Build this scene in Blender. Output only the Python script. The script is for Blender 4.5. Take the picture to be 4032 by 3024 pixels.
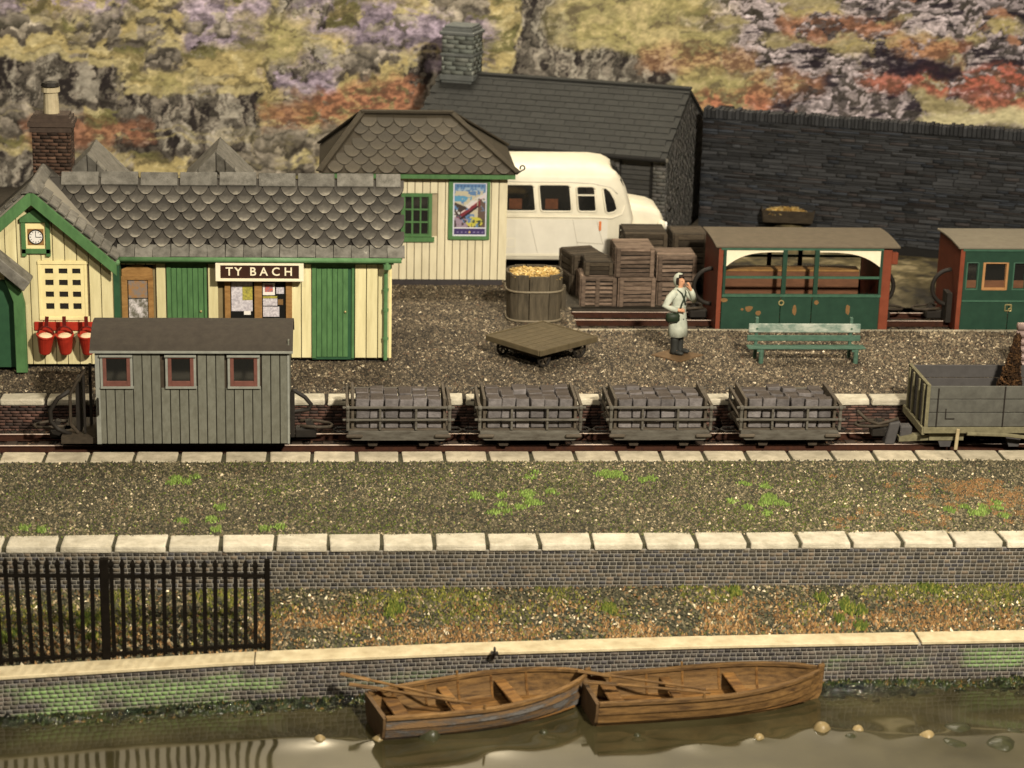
import bpy, bmesh, math, random
import numpy as np
from mathutils import Vector, Matrix

for o in list(bpy.data.objects):
    bpy.data.objects.remove(o)
S = bpy.context.scene
COL = S.collection
R = random.Random(7)
NP = np.random.default_rng(11)
PI = math.pi

# ------------------------------------------------------------------ camera
TH, PSI, RHO = math.radians(17), math.radians(4.85), math.radians(1.45)
fw = Vector((math.sin(PSI)*math.cos(TH), math.cos(PSI)*math.cos(TH), -math.sin(TH)))
r0 = Vector((math.cos(PSI), -math.sin(PSI), 0)); u0 = r0.cross(fw)
rt = r0*math.cos(RHO)+u0*math.sin(RHO); up = -r0*math.sin(RHO)+u0*math.cos(RHO)
cd = bpy.data.cameras.new('camera'); cam = bpy.data.objects.new('camera', cd); COL.objects.link(cam)
cam.matrix_world = Matrix(((rt.x, up.x, -fw.x, -3.9), (rt.y, up.y, -fw.y, -45.7), (rt.z, up.z, -fw.z, 13.3), (0, 0, 0, 1)))
cd.sensor_width = 36; cd.lens = 77.0; cd.clip_start = 0.5; cd.clip_end = 400
cd.dof.use_dof = True; cd.dof.focus_distance = 43.0; cd.dof.aperture_fstop = 0.58
S.camera = cam

# ------------------------------------------------------------------ room light
S.view_settings.view_transform = 'Standard'; S.view_settings.look = 'None'
S.view_settings.exposure = 0.08; S.view_settings.gamma = 1
W = bpy.data.worlds.new('World'); S.world = W; W.use_nodes = True
W.node_tree.nodes['Background'].inputs[0].default_value = (1.0, 0.9, 0.78, 1)
W.node_tree.nodes['Background'].inputs[1].default_value = 0.035

def lamp(name, loc, target, power, size, col=(1, .91, .755), typ='AREA'):
    l = bpy.data.lights.new(name, typ); l.energy = power; l.color = col
    if typ == 'AREA': l.shape = 'DISK'; l.size = size
    else: l.shadow_soft_size = size
    o = bpy.data.objects.new(name, l); COL.objects.link(o); o.location = loc
    o.rotation_euler = (Vector(target)-Vector(loc)).to_track_quat('-Z', 'Y').to_euler()
    return o
lamp('key_lamp', (9, -34, 23.5), (0, -3, 0), 25000, 2.4)
lamp('ceiling_lamp', (-6, -6, 30), (0, 2, 0), 2600, 5.0, (1, .86, .66))
lamp('spot_lamp', (-9, -34, 24), (-2, -4, 0), 2600, 1.2)
lamp('wall_wash_fill', (0, 18.6, 33), (0, 24, 17), 11500, 5.0, (1, .9, .72))  # unseen lamp added to brighten the hall wall for the water's reflection

# ------------------------------------------------------------------ helpers
def lin(c):
    return tuple((x/255/12.92 if x/255 <= .04045 else ((x/255+.055)/1.055)**2.4) for x in c)

def new_mat(name):
    m = bpy.data.materials.new(name); m.use_nodes = True
    return m, m.node_tree, m.node_tree.nodes, m.node_tree.links, m.node_tree.nodes['Principled BSDF']

def mat(name, c1, c2=None, scale=6, rough=.75, bump=0.0, bscale=45, rnd=0.0, stretch=(1, 1, 1), metal=0, spec=.2,
        top_col=None, c3=None, contrast=.25):
    """two tone noise material, varied per object"""
    m, nt, N, L, P = new_mat(name)
    c2 = c2 or tuple(x*.7 for x in c1)
    tc = N.new('ShaderNodeTexCoord'); oi = N.new('ShaderNodeObjectInfo')
    sc = N.new('ShaderNodeVectorMath'); sc.operation = 'SCALE'; sc.inputs[0].default_value = (37, 61, 23)
    L.new(oi.outputs['Random'], sc.inputs['Scale'])
    ad = N.new('ShaderNodeVectorMath'); ad.operation = 'ADD'
    L.new(tc.outputs['Object'], ad.inputs[0]); L.new(sc.outputs[0], ad.inputs[1])
    mp = N.new('ShaderNodeMapping'); mp.inputs['Scale'].default_value = stretch
    L.new(ad.outputs[0], mp.inputs[0])
    nz = N.new('ShaderNodeTexNoise'); nz.inputs['Scale'].default_value = scale; nz.inputs['Detail'].default_value = 6
    nz.inputs['Roughness'].default_value = .65
    L.new(mp.outputs[0], nz.inputs[0])
    rp = N.new('ShaderNodeValToRGB')
    e = rp.color_ramp.elements
    e[0].position = .5-contrast; e[1].position = .5+contrast
    e[0].color = (*c2, 1); e[1].color = (*c1, 1)
    if c3:
        k = e.new(.5+contrast*1.25); k.color = (*c3, 1)
    L.new(nz.outputs[0], rp.inputs[0])
    out = rp.outputs[0]
    if rnd:
        hv = N.new('ShaderNodeHueSaturation'); mr = N.new('ShaderNodeMapRange')
        mr.inputs['To Min'].default_value = 1-rnd; mr.inputs['To Max'].default_value = 1+rnd
        L.new(oi.outputs['Random'], mr.inputs[0]); L.new(mr.outputs[0], hv.inputs['Value']); L.new(out, hv.inputs['Color'])
        out = hv.outputs[0]
    if top_col:  # up-facing sides take a separate colour
        ge = N.new('ShaderNodeNewGeometry'); sx = N.new('ShaderNodeSeparateXYZ'); L.new(ge.outputs['Normal'], sx.inputs[0])
        mr = N.new('ShaderNodeMapRange'); mr.inputs['From Min'].default_value = .5; mr.inputs['From Max'].default_value = .95
        mr.inputs['To Max'].default_value = .75
        L.new(sx.outputs['Z'], mr.inputs[0])
        mx = N.new('ShaderNodeMixRGB'); mx.inputs[2].default_value = (*top_col, 1)
        L.new(mr.outputs[0], mx.inputs[0]); L.new(out, mx.inputs[1]); out = mx.outputs[0]
    L.new(out, P.inputs['Base Color'])
    P.inputs['Roughness'].default_value = rough; P.inputs['Metallic'].default_value = metal
    P.inputs['Specular IOR Level'].default_value = spec
    if bump:
        n2 = N.new('ShaderNodeTexNoise'); n2.inputs['Scale'].default_value = bscale; n2.inputs['Detail'].default_value = 4
        L.new(mp.outputs[0], n2.inputs[0])
        b = N.new('ShaderNodeBump'); b.inputs['Strength'].default_value = bump; b.inputs['Distance'].default_value = .03
        L.new(n2.outputs[0], b.inputs['Height']); L.new(b.outputs[0], P.inputs['Normal'])
    return m

def amat(name, rough=.85, spec=.25, bump=0.0, bscale=60):
    m, nt, N, L, P = new_mat(name)
    a = N.new('ShaderNodeAttribute'); a.attribute_name = 'Col'
    L.new(a.outputs['Color'], P.inputs['Base Color'])
    P.inputs['Roughness'].default_value = rough; P.inputs['Specular IOR Level'].default_value = spec
    if bump:
        tc = N.new('ShaderNodeTexCoord'); n2 = N.new('ShaderNodeTexNoise'); n2.inputs['Scale'].default_value = bscale
        L.new(tc.outputs['Object'], n2.inputs[0])
        b = N.new('ShaderNodeBump'); b.inputs['Strength'].default_value = bump; b.inputs['Distance'].default_value = .03
        L.new(n2.outputs[0], b.inputs['Height']); L.new(b.outputs[0], P.inputs['Normal'])
    return m

def glass(name, col, rough=.08):
    m, nt, N, L, P = new_mat(name)
    P.inputs['Base Color'].default_value = (*col, 1); P.inputs['Roughness'].default_value = rough
    P.inputs['Specular IOR Level'].default_value = .6
    return m

class MB:
    def __init__(s): s.v = []; s.f = []
    def add(s, vs, fs):
        k = len(s.v); s.v += [tuple(p) for p in vs]; s.f += [tuple(i+k for i in f) for f in fs]; return s
    def hexa(s, p):
        return s.add(p, [(0, 3, 2, 1), (4, 5, 6, 7), (0, 1, 5, 4), (1, 2, 6, 5), (2, 3, 7, 6), (3, 0, 4, 7)])
    def box(s, x0, x1, y0, y1, z0, z1):
        return s.hexa([(x0, y0, z0), (x1, y0, z0), (x1, y1, z0), (x0, y1, z0), (x0, y0, z1), (x1, y0, z1), (x1, y1, z1), (x0, y1, z1)])
    def bar(s, a, b, w, h, upv=(0, 0, 1)):
        a = Vector(a); b = Vector(b); d = (b-a).normalized(); sd = d.cross(Vector(upv))
        if sd.length < 1e-4: sd = d.cross(Vector((1, 0, 0)))
        sd.normalize(); u = sd.cross(d)
        q = [(-w/2, -h/2), (w/2, -h/2), (w/2, h/2), (-w/2, h/2)]
        return s.hexa([a+sd*i+u*j for i, j in q]+[b+sd*i+u*j for i, j in q])
    def prism(s, poly, axis, c0, c1):
        f = {'x': lambda a, b, c: (c, a, b), 'y': lambda a, b, c: (a, c, b), 'z': lambda a, b, c: (a, b, c)}[axis]
        n = len(poly)
        vs = [f(a, b, c0) for a, b in poly]+[f(a, b, c1) for a, b in poly]
        fs = [tuple(range(n))[::-1], tuple(range(n, 2*n))]+[(i, (i+1) % n, n+(i+1) % n, n+i) for i in range(n)]
        return s.add(vs, fs)
    def loft(s, rings, cap=True, closed=True):
        n = len(rings[0]); vs = [p for r in rings for p in r]; fs = []
        for k in range(len(rings)-1):
            for i in range(n if closed else n-1):
                j = (i+1) % n; fs.append((k*n+i, k*n+j, (k+1)*n+j, (k+1)*n+i))
        if cap and closed: fs += [tuple(range(n))[::-1], tuple(range((len(rings)-1)*n, len(rings)*n))]
        return s.add(vs, fs)
    def tube(s, path, r, n=8, cap=True):
        path = [Vector(p) for p in path]; rings = []; pu = None
        for i, p in enumerate(path):
            d = (path[min(i+1, len(path)-1)]-path[max(i-1, 0)]).normalized()
            u = pu if pu is not None else (Vector((0, 0, 1)) if abs(d.z) < .9 else Vector((1, 0, 0)))
            u = (u-d*u.dot(d)).normalized(); w = d.cross(u); pu = u
            rr = r[i] if isinstance(r, (list, tuple)) else r
            rings.append([p+(u*math.cos(2*PI*k/n)+w*math.sin(2*PI*k/n))*rr for k in range(n)])
        return s.loft(rings, cap)
    def cyl(s, a, b, r, n=10, r2=None): return s.tube([a, b], [r, r if r2 is None else r2], n)
    def lathe(s, prof, n=16, c=(0, 0, 0), cap=True, ax=1.0):
        return s.loft([[(c[0]+r*math.cos(2*PI*k/n), c[1]+ax*r*math.sin(2*PI*k/n), c[2]+z) for k in range(n)] for r, z in prof], cap)
    def torus(s, c, R0, r, axis='y', n=16, m=6, arc=2*PI, a0=0):
        pts = []
        k = n if arc >= 2*PI-.01 else n+1
        for i in range(k):
            a = a0+arc*i/n
            pts.append((math.cos(a)*R0, math.sin(a)*R0))
        f = {'y': lambda a, b: (c[0]+a, c[1], c[2]+b), 'x': lambda a, b: (c[0], c[1]+a, c[2]+b), 'z': lambda a, b: (c[0]+a, c[1]+b, c[2])}[axis]
        P = [f(*p) for p in pts]
        if arc >= 2*PI-.01: P = P+[P[0]]
        return s.tube(P, r, m, cap=arc < 2*PI-.01)
    def ell(s, c, rad, nu=12, nv=8, keep=None):
        rings = []
        vs = []; fs = []
        for j in range(nv+1):
            t = PI*j/nv
            for i in range(nu):
                a = 2*PI*i/nu
                vs.append((c[0]+rad[0]*math.sin(t)*math.cos(a), c[1]+rad[1]*math.sin(t)*math.sin(a), c[2]+rad[2]*math.cos(t)))
        for j in range(nv):
            for i in range(nu):
                q = (j*nu+i, j*nu+(i+1) % nu, (j+1)*nu+(i+1) % nu, (j+1)*nu+i)
                if keep is None or all(keep(*vs[k]) for k in q): fs.append(q)
        return s.add(vs, fs)
    def mesh(s, name, bevel=0, smooth=False, off=(0, 0, 0), seg=1):
        me = bpy.data.meshes.new(name)
        me.from_pydata([(p[0]-off[0], p[1]-off[1], p[2]-off[2]) for p in s.v], [], s.f)
        bm = bmesh.new(); bm.from_mesh(me)
        bmesh.ops.remove_doubles(bm, verts=bm.verts, dist=1e-5)
        bmesh.ops.recalc_face_normals(bm, faces=bm.faces)
        if bevel:
            ed = [e for e in bm.edges if len(e.link_faces) == 2 and e.calc_face_angle(0) > .5]
            bmesh.ops.bevel(bm, geom=ed, offset=bevel, segments=seg, affect='EDGES', clamp_overlap=True, profile=.6)
        if smooth:
            for f in bm.faces: f.smooth = True
        bm.to_mesh(me); bm.free()
        return me
    def build(s, name, m, parent=None, bevel=0, smooth=False, local=False, label=None, kind=None, seg=1):
        off = (0, 0, 0) if (local or parent is None) else wloc(parent)
        return link(name, s.mesh(name, bevel, smooth, off, seg), m, parent, label, kind)

def wloc(o):
    p = Vector(o.location)
    while o.parent: o = o.parent; p = p+Vector(o.location)
    return p

def link(name, me, m, parent=None, label=None, kind=None, loc=None):
    if m is not None and not me.materials: me.materials.append(m)
    o = bpy.data.objects.new(name, me); COL.objects.link(o)
    if parent: o.parent = parent
    if loc is not None: o.location = loc
    if label: o['label'] = label
    if kind: o['kind'] = kind
    return o

def tag(o, label, cat, group=None, kind=None):
    o['label'] = label; o['category'] = cat
    if group: o['group'] = group
    if kind: o['kind'] = kind
    return o

def thing(name, label, cat, loc=(0, 0, 0), rz=0, group=None):
    o = bpy.data.objects.new(name, None); COL.objects.link(o); o.empty_display_size = .2
    o.location = loc; o.rotation_euler = (0, 0, rz)
    return tag(o, label, cat, group)

def dup(root, loc, label, rz=None):
    def cp(o, par):
        c = o.copy(); COL.objects.link(c); c.parent = par
        for ch in list(o.children): cp(ch, c)
        return c
    c = cp(root, None); c.location = loc; c['label'] = label
    if rz is not None: c.rotation_euler = (0, 0, rz)
    return c

def np_mesh(name, V, F, m, Cc=None, parent=None, smooth=False):
    """fast mesh from arrays; F is (n,3) or (n,4)"""
    me = bpy.data.meshes.new(name); k = F.shape[1]
    me.vertices.add(len(V)); me.vertices.foreach_set('co', V.astype(np.float32).ravel())
    me.loops.add(F.size); me.loops.foreach_set('vertex_index', F.astype(np.int32).ravel())
    me.polygons.add(len(F)); me.polygons.foreach_set('loop_start', np.arange(0, F.size, k, dtype=np.int32))
    me.update(calc_edges=True)
    if Cc is not None:
        at = me.color_attributes.new('Col', 'FLOAT_COLOR', 'POINT')
        at.data.foreach_set('color', np.concatenate([Cc, np.ones((len(Cc), 1))], 1).astype(np.float32).ravel())
    if smooth: me.polygons.foreach_set('use_smooth', np.ones(len(F), dtype=bool))
    return link(name, me, m, parent)

def vnoise(x, y, seed, oct=4, gain=.5):
    """2-D fractal value noise, 0..1"""
    g = np.random.default_rng(seed).random((64, 64)); out = np.zeros_like(x, dtype=float); a = 1; t = 0
    for o in range(oct):
        xx = x*2**o+o*17.3; yy = y*2**o+o*9.1
        xi = np.floor(xx).astype(int); yi = np.floor(yy).astype(int); fx = xx-xi; fy = yy-yi
        fx = fx*fx*(3-2*fx); fy = fy*fy*(3-2*fy)
        G = lambda i, j: g[i % 64, j % 64]
        out += a*((G(xi, yi)*(1-fx)+G(xi+1, yi)*fx)*(1-fy)+(G(xi, yi+1)*(1-fx)+G(xi+1, yi+1)*fx)*fy); t += a; a *= gain
    return out/t

def pebbles(name, P, Rr, Hh, C, m, parent=None, k=5):
    n = len(P)
    a = (np.arange(k)/k*2*PI)[None, :]+NP.random((n, 1))*6.28+NP.normal(0, .22, (n, k))
    rr = Rr[:, None]*(.65+.6*NP.random((n, k)))
    el = .55+.45*NP.random((n, 1)); th = NP.random((n, 1))*PI
    ex = np.cos(a)*rr; ey = np.sin(a)*rr*el
    X = ex*np.cos(th)-ey*np.sin(th); Y = ex*np.sin(th)+ey*np.cos(th)
    ring = np.stack([P[:, 0:1]+X, P[:, 1:2]+Y, P[:, 2:3]+NP.normal(0, .2, (n, k))*Hh[:, None]-.1*Hh[:, None]], -1)
    top = (P+np.stack([NP.normal(0, .35, n)*Rr, NP.normal(0, .35, n)*Rr, Hh], -1))[:, None, :]
    V = np.concatenate([ring, top], 1).reshape(-1, 3)
    b = np.arange(n)[:, None, None]*(k+1)
    F = (np.array([(i, (i+1) % k, k) for i in range(k)])[None]+b).reshape(-1, 3)
    CC = np.repeat(C[:, None, :], k+1, 1)
    CC = CC*(.85+.3*NP.random((n, k+1, 1)))
    return np_mesh(name, V, F, m, CC.reshape(-1, 3), parent)

def palette(n, cols, wts):
    c = np.array([lin(x) for x in cols]); w = np.array(wts, float); w /= w.sum()
    return c[NP.choice(len(c), n, p=w)]*(.8+.45*NP.random((n, 1)))

def bricks(name, pt, length, height, bl, bh, m, cols, wts, parent, depth=.022, joint=.012, rag=.15, jit=.006, kind='stuff', off=None):
    """brick faces along a run; pt(s, z, d) -> world point, d outwards. One joined part."""
    V = []; F = []; C = []; nrow = max(1, round(height/bh)); bh = height/nrow
    pal = [lin(c) for c in cols]; rr = random.Random(len(name)*13+int(length*10))
    for r in range(nrow):
        s = -(r % 2)*bl*.5-rr.random()*bl*.3
        while s < length:
            w = bl*(1+rr.uniform(-rag, rag)); a = max(0, s+joint/2); b = min(length, s+w-joint/2); s += w
            if b-a < .03: continue
            z0 = r*bh+joint/2+rr.uniform(0, jit*.6); z1 = (r+1)*bh-joint/2-rr.uniform(0, jit*.6); d = depth+rr.uniform(-jit, jit)
            q = [(a, z0, 0), (b, z0, 0), (b, z1, 0), (a, z1, 0), (a, z0, d), (b, z0, d), (b, z1, d+rr.uniform(-jit, jit)), (a, z1, d)]
            k = len(V); V += [pt(*p) for p in q]
            F += [(k+4, k+5, k+6, k+7), (k+0, k+1, k+5, k+4), (k+1, k+2, k+6, k+5), (k+2, k+3, k+7, k+6), (k+3, k+0, k+4, k+7)]
            c = rr.choices(pal, wts)[0]; t = rr.uniform(.75, 1.25); C += [tuple(x*t for x in c)]*8
    V = np.array([tuple(v) for v in V]); 
    if parent is not None: V = V-np.array(wloc(parent) if off is None else off)
    o = np_mesh(name, V, np.array(F), m, np.array(C), parent); o['kind'] = kind
    return o

# ------------------------------------------------------------------ materials
M = {}
M['cream'] = mat('cream_paint', (.76, .685, .40), (.50, .43, .22), 3, .7, .2, 60, .08, (3, 3, .35), contrast=.3)
M['cream_pale'] = mat('pale_cream_paint', (.75, .68, .48), (.54, .475, .31), 3, .75, .15, 60, .05, (3, 3, .5), contrast=.35)
M['cream_trim'] = mat('cream_trim', (.84, .73, .38), (.70, .58, .28), 4, .6)
M['green'] = mat('green_paint', (.095, .205, .075), (.05, .115, .042), 4, .55, .1, 50, .05, (2, 2, .7))
M['green_dark'] = mat('dark_green_paint', (.03, .09, .04), (.02, .06, .03), 4, .6)
M['gutter'] = mat('green_gutter_paint', (.13, .25, .11), (.07, .15, .06), 6, .4)
M['black'] = mat('black_paint_and_shade', (.012, .011, .010), None, 5, .8)
M['dark'] = mat('dark_interior', (.02, .017, .014), None, 5, .9)
M['slate'] = None
M['slate_light'] = mat('ridge_slate', (.18, .168, .142), (.066, .061, .05), 5, .7, .4, 40, .2, (1, 1, 1), c3=(.33, .31, .26), contrast=.2)
M['slate_brown'] = mat('brown_slate', (.050, .040, .026), (.032, .026, .017), 6, .8, .25, 40, .12)
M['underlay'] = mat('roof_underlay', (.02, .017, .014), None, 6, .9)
M['oak'] = mat('oak_varnish', (.36, .20, .07), (.17, .085, .026), 5, .5, .1, 60, .05, (1, 1, 3))
M['glass'] = glass('dark_glass', (.012, .012, .011), .06)
M['paper'] = mat('notice_paper', (.62, .58, .60), (.35, .32, .35), 22, .6, contrast=.12)
M['paper_white'] = mat('white_paper', (.78, .74, .68), (.7, .66, .6), 20, .6)
M['paper_yellow'] = mat('yellow_print', (.46, .4, .07), (.18, .17, .05), 26, .6, contrast=.15)
M['paper_red'] = mat('red_print', (.55, .12, .06), (.2, .15, .2), 30, .6, contrast=.1)
M['sign_brown'] = mat('sign_brown', (.045, .018, .010), (.03, .012, .008), 10, .5)
M['sign_white'] = mat('sign_cream', (.85, .76, .56), (.75, .66, .47), 10, .5)
M['red'] = mat('fire_red', (.42, .035, .018), (.24, .018, .010), 7, .45, .05, 30, .08)
M['red_dark'] = mat('dark_red', (.12, .012, .008), (.07, .008, .006), 7, .5)
M['sand'] = mat('bucket_sand', (.8, .62, .4), (.68, .5, .32), 30, .9, .3, 90)
M['brick_brown'] = mat('chimney_mortar', (.035, .026, .02), None, 8, .9)
M['pot'] = mat('chimney_pot', (.5, .43, .28), (.32, .26, .16), 6, .7)
M['van'] = mat('grey_van_paint', (.165, .165, .131), (.095, .092, .069), 7, .75, .25, 60, .07, (1.5, 1.5, .8), contrast=.3)
M['van_trim'] = mat('grey_van_trim', (.26, .265, .225), (.17, .17, .145), 6, .7)
M['van_roof'] = mat('van_roof_felt', (.052, .043, .032), (.033, .027, .021), 7, .85, .2, 60)
M['frame_red'] = mat('red_window_frame', (.17, .068, .05), (.10, .042, .032), 7, .6)
M['iron'] = mat('black_iron', (.022, .018, .014), (.012, .010, .008), 9, .6, .1, 60)
M['iron_brown'] = mat('brown_iron', (.06, .045, .03), (.025, .02, .014), 9, .65)
M['rail_top'] = mat('bright_rail', (.75, .62, .52), (.55, .42, .34), 9, .35, metal=.2)
M['rail_side'] = mat('rusty_rail', (.06, .020, .009), (.022, .009, .006), 12, .8, .2, 70)
M['sleeper'] = mat('sleeper_wood', (.05, .035, .025), None, 8, .9)
M['grey_wood'] = mat('weathered_grey_wood', (.135, .125, .102), (.045, .037, .027), 5, .75, .2, 50, .12, (.7, 3, 3), c3=(.24, .235, .21))
M['grey_wood_brown'] = mat('brown_grey_wood', (.11, .09, .066), (.045, .035, .024), 5, .75, .2, 50, .12, (.7, 3, 3))
M['slate_block'] = mat('slate_block', (.185, .168, .162), (.085, .075, .072), 7, .9, .5, 30, .3, top_col=(.046, .034, .024), c3=(.28, .26, .25), spec=.12)
M['open_grey'] = mat('open_wagon_grey', (.10, .098, .082), (.052, .05, .042), 5, .7, .15, 70, .06)
M['open_in'] = mat('open_wagon_inside', (.07, .065, .062), (.05, .046, .044), 6, .8, .1)
M['open_trim'] = mat('open_wagon_dirty_trim', (.19, .17, .10), (.09, .08, .045), 8, .75)
M['coach_green'] = mat('coach_green', (.021, .056, .034), (.014, .038, .024), 5, .5, .05, 40, .04)
M['coach_green_l'] = mat('coach_green_rail', (.06, .13, .085), (.03, .08, .05), 6, .45)
M['coach_red'] = mat('coach_red', (.115, .027, .013), (.065, .015, .008), 5, .55)
M['coach_red_lit'] = mat('coach_red_lit_face', (.21, .055, .027), (.15, .036, .017), 5, .5)  # lighter copy of the coach red, front light put into the colour
M['coach_roof'] = mat('coach_roof', (.135, .108, .074), (.095, .076, .052), 5, .85, .2, 60)
M['coach_roof_g'] = mat('coach_roof_grey', (.19, .165, .12), (.14, .12, .088), 5, .85, .2, 60)
M['ochre'] = mat('worn_ochre', (.24, .13, .045), (.12, .07, .03), 14, .6)
M['seat_wood'] = mat('coach_seat_wood', (.16, .072, .036), (.09, .042, .022), 6, .6, .1, 50, stretch=(.6, 3, 3))
M['brass'] = mat('brass', (.5, .42, .2), (.35, .28, .12), 8, .4, metal=.5)
M['bench'] = mat('bench_green', (.09, .16, .115), (.035, .075, .05), 5, .5, .1, 40, .05, (1, 3, 3))
M['bench_pale'] = mat('bench_bleached', (.42, .44, .37), (.14, .2, .16), 3.2, .5, .1, 40, stretch=(1, 2, 2), contrast=.12)
M['trolley'] = mat('trolley_wood', (.115, .088, .048), (.065, .05, .026), 4, .8, .25, 40, .05, (2, .7, 1))
M['edge_stone'] = mat('edging_stone', (.47, .41, .30), (.27, .235, .165), 4, .85, .5, 30, .10, c3=(.52, .46, .34), contrast=.2)
M['edge_stone_w'] = mat('edging_stone_pale', (.55, .50, .39), (.32, .285, .21), 4, .8, .5, 30, .10, c3=(.62, .56, .44), contrast=.2)
M['coping'] = mat('coping_stone', (.56, .48, .31), (.36, .29, .17), 3.5, .75, .3, 40, .04, contrast=.2)
M['brick'] = amat('brick', .85, .2, .3)
M['mortar'] = mat('pale_mortar', (.31, .285, .24), (.17, .155, .13), 2, .9)
M['mortar_dark'] = mat('dark_mortar', (.03, .024, .02), None, 8, .9)
M['gravel'] = amat('gravel', .8, .3)
M['soil'] = mat('dark_soil', (.06, .05, .037), (.028, .023, .017), 5, .95, .5, 30)
M['soil_green'] = mat('mossy_soil', (.06, .056, .03), (.03, .028, .018), 5, .95, .5, 30)
M['flock'] = amat('flock', .95, .1)
M['shed_stone'] = mat('shed_stone', (.055, .053, .049), (.036, .035, .032), 6, .85, .35, 40, .2)
M['shed_tile'] = mat('shed_slate', (.033, .033, .030), (.023, .023, .021), 7, .75, .25, 50, .10)
M['shed_chimney'] = mat('shed_chimney_stone', (.15, .158, .15), (.09, .095, .09), 6, .8, .2, 40, .12)
M['wall_stone'] = mat('black_slate_stone', (.036, .037, .039), (.018, .018, .019), 5, .65, .5, 25, .45, (1, 1, 3))
M['bus'] = mat('bus_cream_white', (.74, .69, .55), (.63, .58, .45), 2.5, .4, .05, 20)
M['bus_lo'] = mat('bus_lower_grey', (.69, .65, .55), (.60, .565, .475), 2.5, .45)
M['bus_line'] = mat('bus_panel_gap', (.34, .31, .25), None, 8, .6)
M['bus_seat'] = mat('bus_seat', (.12, .045, .02), (.05, .02, .01), 8, .6)
M['orange'] = mat('indicator_orange', (.7, .2, .06), None, 8, .4)
M['crate'] = mat('crate_wood', (.23, .165, .12), (.055, .037, .026), 6, .85, .6, 30, .5, (.7, 3, 3), c3=(.40, .30, .22))
M['crate_dark'] = mat('dark_crate_wood', (.078, .06, .04), (.024, .018, .012), 6, .9, .6, 30, .4, (.7, 3, 3))
M['barrel'] = mat('tub_wood', (.125, .10, .064), (.038, .031, .021), 4, .8, .25, 50, .2, (3, 3, .5), c3=(.27, .215, .135))
M['hoop'] = mat('tub_hoop', (.26, .22, .15), (.14, .11, .07), 9, .5)
M['straw'] = amat('straw', .8, .2)
M['coat'] = mat('raincoat', (.52, .54, .44), (.34, .36, .29), 6, .7, .1, 40, contrast=.2)
M['skin'] = mat('skin', (.62, .32, .18), (.5, .25, .14), 12, .6)
M['hair'] = mat('dark_hair', (.03, .02, .016), None, 12, .6)
M['boot'] = mat('dark_boot', (.035, .036, .032), (.022, .022, .02), 9, .5)
M['bag'] = mat('green_bag', (.022, .034, .018), (.012, .02, .01), 9, .5)
M['plate'] = mat('brown_base_plate', (.14, .085, .04), (.09, .055, .028), 8, .7)
M['fence'] = mat('black_railing', (.008, .006, .004), (.004, .003, .002), 9, .8, .1, 50, .1, spec=.05)
M['boat'] = mat('boat_wood', (.20, .11, .036), (.05, .026, .010), 3.5, .65, .5, 30, .2, (.6, 3, 4), c3=(.14, .12, .10), contrast=.18)
M['boat_in'] = mat('boat_inside_wood', (.22, .11, .03), (.045, .02, .007), 3.5, .7, .5, 30, .25, (.6, 3, 3), contrast=.18)
M['boat_grey'] = mat('boat_grey_wood', (.075, .068, .062), (.17, .10, .045), 2.6, .65, .6, 30, .25, (.5, 2, 3), contrast=.07, c3=(.13, .12, .11))
M['stone_y'] = mat('pale_pebble', (.30, .225, .11), (.15, .11, .05), 9, .35, .3, 20, .2)
M['stone_g'] = mat('dark_pebble_and_reflection', (.045, .045, .022), (.022, .022, .012), 9, .3, .3, 20)
M['fern'] = amat('brown_fern', .9, .1)
M['tin'] = mat('ribbed_tin', (.33, .25, .22), (.22, .15, .13), 6, .45, metal=.3)
M['plinth'] = mat('dark_plinth', (.05, .043, .042), None, 6, .8)

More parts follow.
